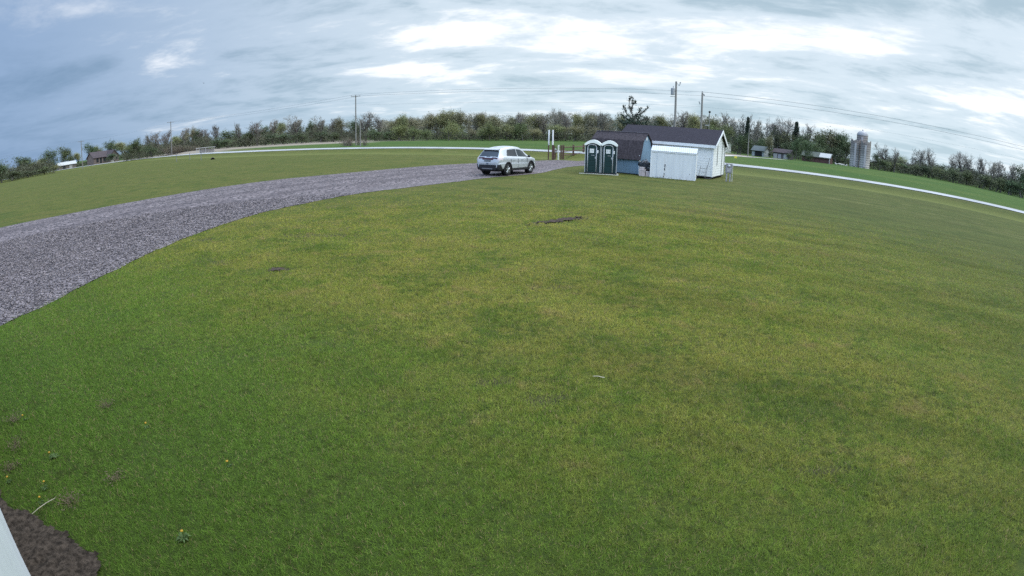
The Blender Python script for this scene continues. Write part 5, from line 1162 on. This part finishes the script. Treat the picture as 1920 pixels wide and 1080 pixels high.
BUSHES= [(-53.05, 0.16, 'g', 1.7), (-51.26, -0.03, 'g', 1.7), (-49.56, 0.06, 'l', 1.48), (-48.55, 0.01, 'u', 1.02), (-42.04, 0.36, 'g', 1.25), (-40.76, 0.25, 'g', 1.14), (-40.64, 0.24, 'g', 1.14), (-35.01, 0.46, 'y', 2.27), (-36.02, 0.57, 'y', 1.7), (-33.9, 0.14, 'y', 1.36), (-38.09, 0.68, 'g', 1.48), (-31.64, 0.57, 'g', 1.48), (-29.96, 0.53, 'g', 1.48), (-28.27, 0.61, 'g', 1.59), (-26.14, 0.67, 'g', 1.59), (-24.35, 0.66, 'g', 1.59), (-22.39, 0.65, 'g', 1.48), (-20.43, 0.65, 'g', 1.48), (-19.03, 0.47, 'g', 1.25), (-17.63, 0.07, 'y', 1.14), (-14.54, 0.63, 'g', 1.36), (-13.15, 0.3, 'g', 1.36), (-12.14, 1.01, 'l', 1.48), (-10.57, 0.81, 'l', 1.48), (-9.22, 0.5, 'l', 1.14), (-6.15, 1.15, 'l', 1.36), (-7.21, 0.7, 'l', 1.02), (-4.74, 0.47, 'u', 1.25), (-3.35, 0.58, 'l', 1.36), (-1.95, 0.93, 'l', 1.48), (-0.83, 1.17, 'l', 1.48), (0.57, 0.74, 'u', 1.36), (1.98, 0.54, 'u', 1.25), (4.21, 1.06, 'u', 1.7), (6.17, 1.01, 'u', 1.7), (8.13, 0.97, 'u', 1.7), (10.37, 0.96, 'o', 1.48), (14.0, 1.28, 'o', 1.36), (18.76, 1.38, 'l', 1.36), (20.97, 2.01, 'l', 1.7), (22.12, 1.38, 'g', 1.25), (23.53, 1.23, 'g', 2.05), (24.69, 0.68, 'g', 1.14), (26.4, 1.23, 'g', 1.36), (28.32, 1.05, 'g', 1.59), (29.99, 1.23, 'g', 1.48), (31.66, 1.43, 'g', 1.7), (33.93, 1.16, 'g', 1.59), (38.49, 0.54, 'g', 1.36), (39.74, 0.46, 'l', 1.36), (40.76, 0.35, 'g', 1.25), (42.45, 0.45, 'g', 1.48), (43.85, 0.56, 'g', 1.48), (44.98, 0.64, 'l', 1.14), (46.37, 0.87, 'g', 1.48), (47.78, 0.9, 'g', 1.59), (49.48, 0.89, 'g', 1.7), (50.9, 0.84, 'g', 1.7), (52.32, 0.85, 'g', 1.7), (53.63, 0.84, 'g', 1.7)]

def build_trees():
    todo = []
    for i, (az, el, k, w) in enumerate(TREES): todo.append((az, el, k, w * (1.9 if k == 'c' else 1.55), (258 + i * 37 % 24) if -48.4 < az < -40.5 else 196 + (i * 37 % 40), False))
    for i, (az, el, k, w) in enumerate(BUSHES):
        D = 190 + (i * 23 % 12)
        if -42.5 < az < -40.5: D = 232
        if 22 < az < 24: D = 166
        if k == 'y' and az > -20: D = 118
        todo.append((az, el, k, w * 1.45, D, True))
    todo += [(32.8, 2.95, 'r', 3.2, 205, False), (31.9, 2.4, 'g', 2.2, 201, False), (34.0, 2.5, 'g', 2.0, 207, False), (21.9, 2.4, 'l', 2.0, 186, False), (-6.9, 1.5, 'l', 2.0, 192, False), (-2.6, 1.3, 'l', 1.8, 194, False), (0.9, 1.35, 'l', 1.8, 193, False), (-12.0, 1.3, 'l', 1.9, 193, False)]
    todo += [(27.0, 1.5, 'u', 1.5, 171, False), (29.6, 1.9, 'g', 1.5, 168, False), (30.6, 1.5, 'g', 1.7, 172, False), (28.9, -.2, 'g', .8, 165, True), (27.0, -.35, 'g', .6, 169, True), (31.1, -.1, 'g', .9, 172, True), (23.8, 1.5, 'g', 1.6, 163, False)]
    todo.sort(key=lambda q: q[0])
    for a in todo: plant(*a)
    # thicket right round the two poles
    for az, el, w, D in ((-17.3, .0, .9, 119), (-16.35, .15, .8, 124), (-15.75, -.25, .7, 116)): plant(az, el, 'y', w, D, True)
    # broken pine: a dark lower crown and a few bare limbs curving up with tufts
    x, y, z = on(12.6, 112); e = empty('pine_tree', (x, y, z), R(-12.6), 'broken topped pine with upcurved tufted limbs above the blue shed roof', 'tree')
    u = 112 * R(1); zz = lambda el: H + 112 * math.tan(R(el)) - z; X = lambda az: (az - 12.6) * u
    m = MB(); m.path([(0, 0, -.2), (X(12.5), .1, zz(.8)), (X(12.55), 0, zz(2.2)), (X(12.75), 0, zz(2.5))], [.34, .28, .2, .12], 8); m.build('trunk', BARK, e)
    limbs = [[(12.5, 2.1), (12.2, 2.6), (11.95, 3.2), (11.98, 3.9), (12.05, 4.1)], [(12.2, 2.6), (12.32, 3.4), (12.28, 4.15)], [(12.1, 3.0), (12.5, 3.6), (12.62, 3.75)], [(12.45, 1.9), (11.8, 2.3), (11.45, 2.9), (11.42, 3.25)], [(12.4, 1.7), (11.6, 2.0), (11.2, 2.35)],
             [(12.7, 2.3), (13.2, 2.5), (13.5, 2.75), (13.98, 3.25)], [(12.7, 2.2), (13.0, 2.7), (13.15, 3.0)], [(12.6, 1.5), (13.4, 1.9), (14.0, 2.0)], [(12.5, 1.2), (11.6, 1.4), (11.0, 1.6)]]
    rs = random.Random(4); pts = []
    for i, lb in enumerate(limbs):
        q = [(X(a), rs.uniform(-.5, .5) * j * .5, zz(el)) for j, (a, el) in enumerate(lb)]; b = MB(); b.path(q, list(np.linspace(.13, .045, len(q))), 6); b.build('limb', BARK, e)
        for j in range(len(q) - 1):
            for t in np.linspace(0, 1, 5):
                if j >= len(q) - 2 or rs.random() < .4: p = Vector(q[j]).lerp(Vector(q[j + 1]), t); pts.append((p.x, p.y, p.z + .05))
    v, f = leaf_cloud(pts, (.19, .19, .20), 15, .15, 5); link('needles', np_mesh('needles', v, f, NEEDLE), e)
    low = [(rs.gauss(0, 1.9), rs.gauss(0, 1.2), rs.uniform(zz(-.4), zz(1.75))) for _ in range(150)] + [(X(12.5) + rs.gauss(0, 1.2), rs.gauss(0, .8), rs.uniform(zz(1.4), zz(2.35))) for _ in range(40)]
    v, f = leaf_cloud(low, (.4, .4, .18), 16, .17, 6); link('crown', np_mesh('crown', v, f, NEEDLE), e)
    # the wood's dark mass behind the single trees, and the brush under them: uncountable
    rs = np.random.RandomState(12); top = np.array(sorted([(t[0], t[1]) for t in TREES]))
    def mass(name, specs, mt, label, leaf, per):
        V, F, n0 = [], [], 0; mb = MB(); A = np.array([s_[0] for s_ in specs]); Ds = np.array([s_[1] for s_ in specs]); X_, Y_ = Ds * np.sin(np.radians(A)), Ds * np.cos(np.radians(A)); Z_ = ground_z(X_, Y_)
        for k, (az, D, el, w) in enumerate(specs):
            x, y, z = X_[k], Y_[k], Z_[k]; h = max(3.5, H + D * math.tan(R(el)) - z)
            mb.tube((x, y, z - .2), (x + rs.normal(0, .3), y, z + h * .9), .17, .03, 4, cap=False)
            c = rs.normal(0, 1, (70, 3)); c /= np.linalg.norm(c, axis=1)[:, None]; c *= rs.uniform(.25, 1, (70, 1)) ** .45
            pts = np.stack([x + c[:, 0] * w / 2, y + c[:, 1] * w / 2, z + h * .56 + c[:, 2] * h * .42], 1); v, f = leaf_cloud(pts, (.45, .45, .5), per, leaf, 1000 + k); V.append(v); F.append(f + n0); n0 += len(v)
        o = link(name, np_mesh(name, np.vstack(V), np.vstack(F), mt)); tag(o, label, 'wood', kind='stuff')
        mb.build('wood_trunks', BARK, o)['kind'] = 'stuff'
    ti = lambda a: float(np.interp(a, top[:, 0], top[:, 1]))
    sp = [(a, rs.uniform(228, 285), ti(a) - rs.uniform(.05, .85), rs.uniform(4, 7.5)) for a in rs.uniform(-14, 22, 210)]
    mass('woodland', sp, mat('wood_haze_twigs', (.215, .198, .145), .95, var=.38, scale=.10), 'brown leafless wood forming the dense mass behind the car and sheds', .21, 15)
    sp = [(a, rs.uniform(228, 275), max(.3, ti(a) - rs.uniform(.75, 1.5)), rs.uniform(4, 7)) for a in rs.uniform(-40, -13, 130)]
    mass('woodland', sp, mat('wood_green_mass', (.098, .108, .066), .95, var=.45, scale=.10), 'dark green wood forming the dense mass left of the thicket pole', .20, 13)
    sp = [(a, rs.uniform(222, 250), max(-.1, ti(a) - rs.uniform(1.0, 1.9)), rs.uniform(4, 7)) for a in np.concatenate([rs.uniform(20, 34.5, 60), rs.uniform(38, 56, 80), rs.uniform(-57, -48.8, 36)])]
    mass('woodland', sp, MATS['wood_green_mass'], 'low dark green wood filling the gaps between trees at both ends of the tree line', .20, 12)
    hb = lambda a: np.interp(a, (-57, -49, -48.4, -47, -42, -40.5, -17, -13, 22, 22.5, 34, 37.8, 39, 54), (4.5, 4.0, 2, 1.2, 1.6, 3.6, 3.6, 2.4, 2.4, 1.5, 1.8, 2, 3.2, 4.6))
    az = np.repeat(np.arange(-57, 57, .030), 5); lo = np.where((az > 22.2) & (az < 37.6), 200, np.where((az > -48.5) & (az < -41.2), 262, 193)); D = lo + rs.uniform(0, 22, len(az)); a2 = az + rs.uniform(-.03, .03, len(az)); x, y = D * np.sin(np.radians(a2)), D * np.cos(np.radians(a2))
    hh = hb(az) * (.45 + 1.1 * vnoise(az * 10 + 900, D, 41, 6.0)); P = np.stack([x, y, ground_z(x, y) + rs.uniform(.05, 1, len(az)) ** .8 * hh], 1)
    v, f = leaf_cloud(P, (.45, .45, .35), 7, .20, 77)
    m = mat('underbrush', (.092, .092, .058), .95, var=.5, scale=.10); link_ = link('underbrush', np_mesh('underbrush', v, f, m)); tag(link_, 'dark tangled underbrush along the foot of the far tree line', 'brush', kind='stuff')
build_trees()
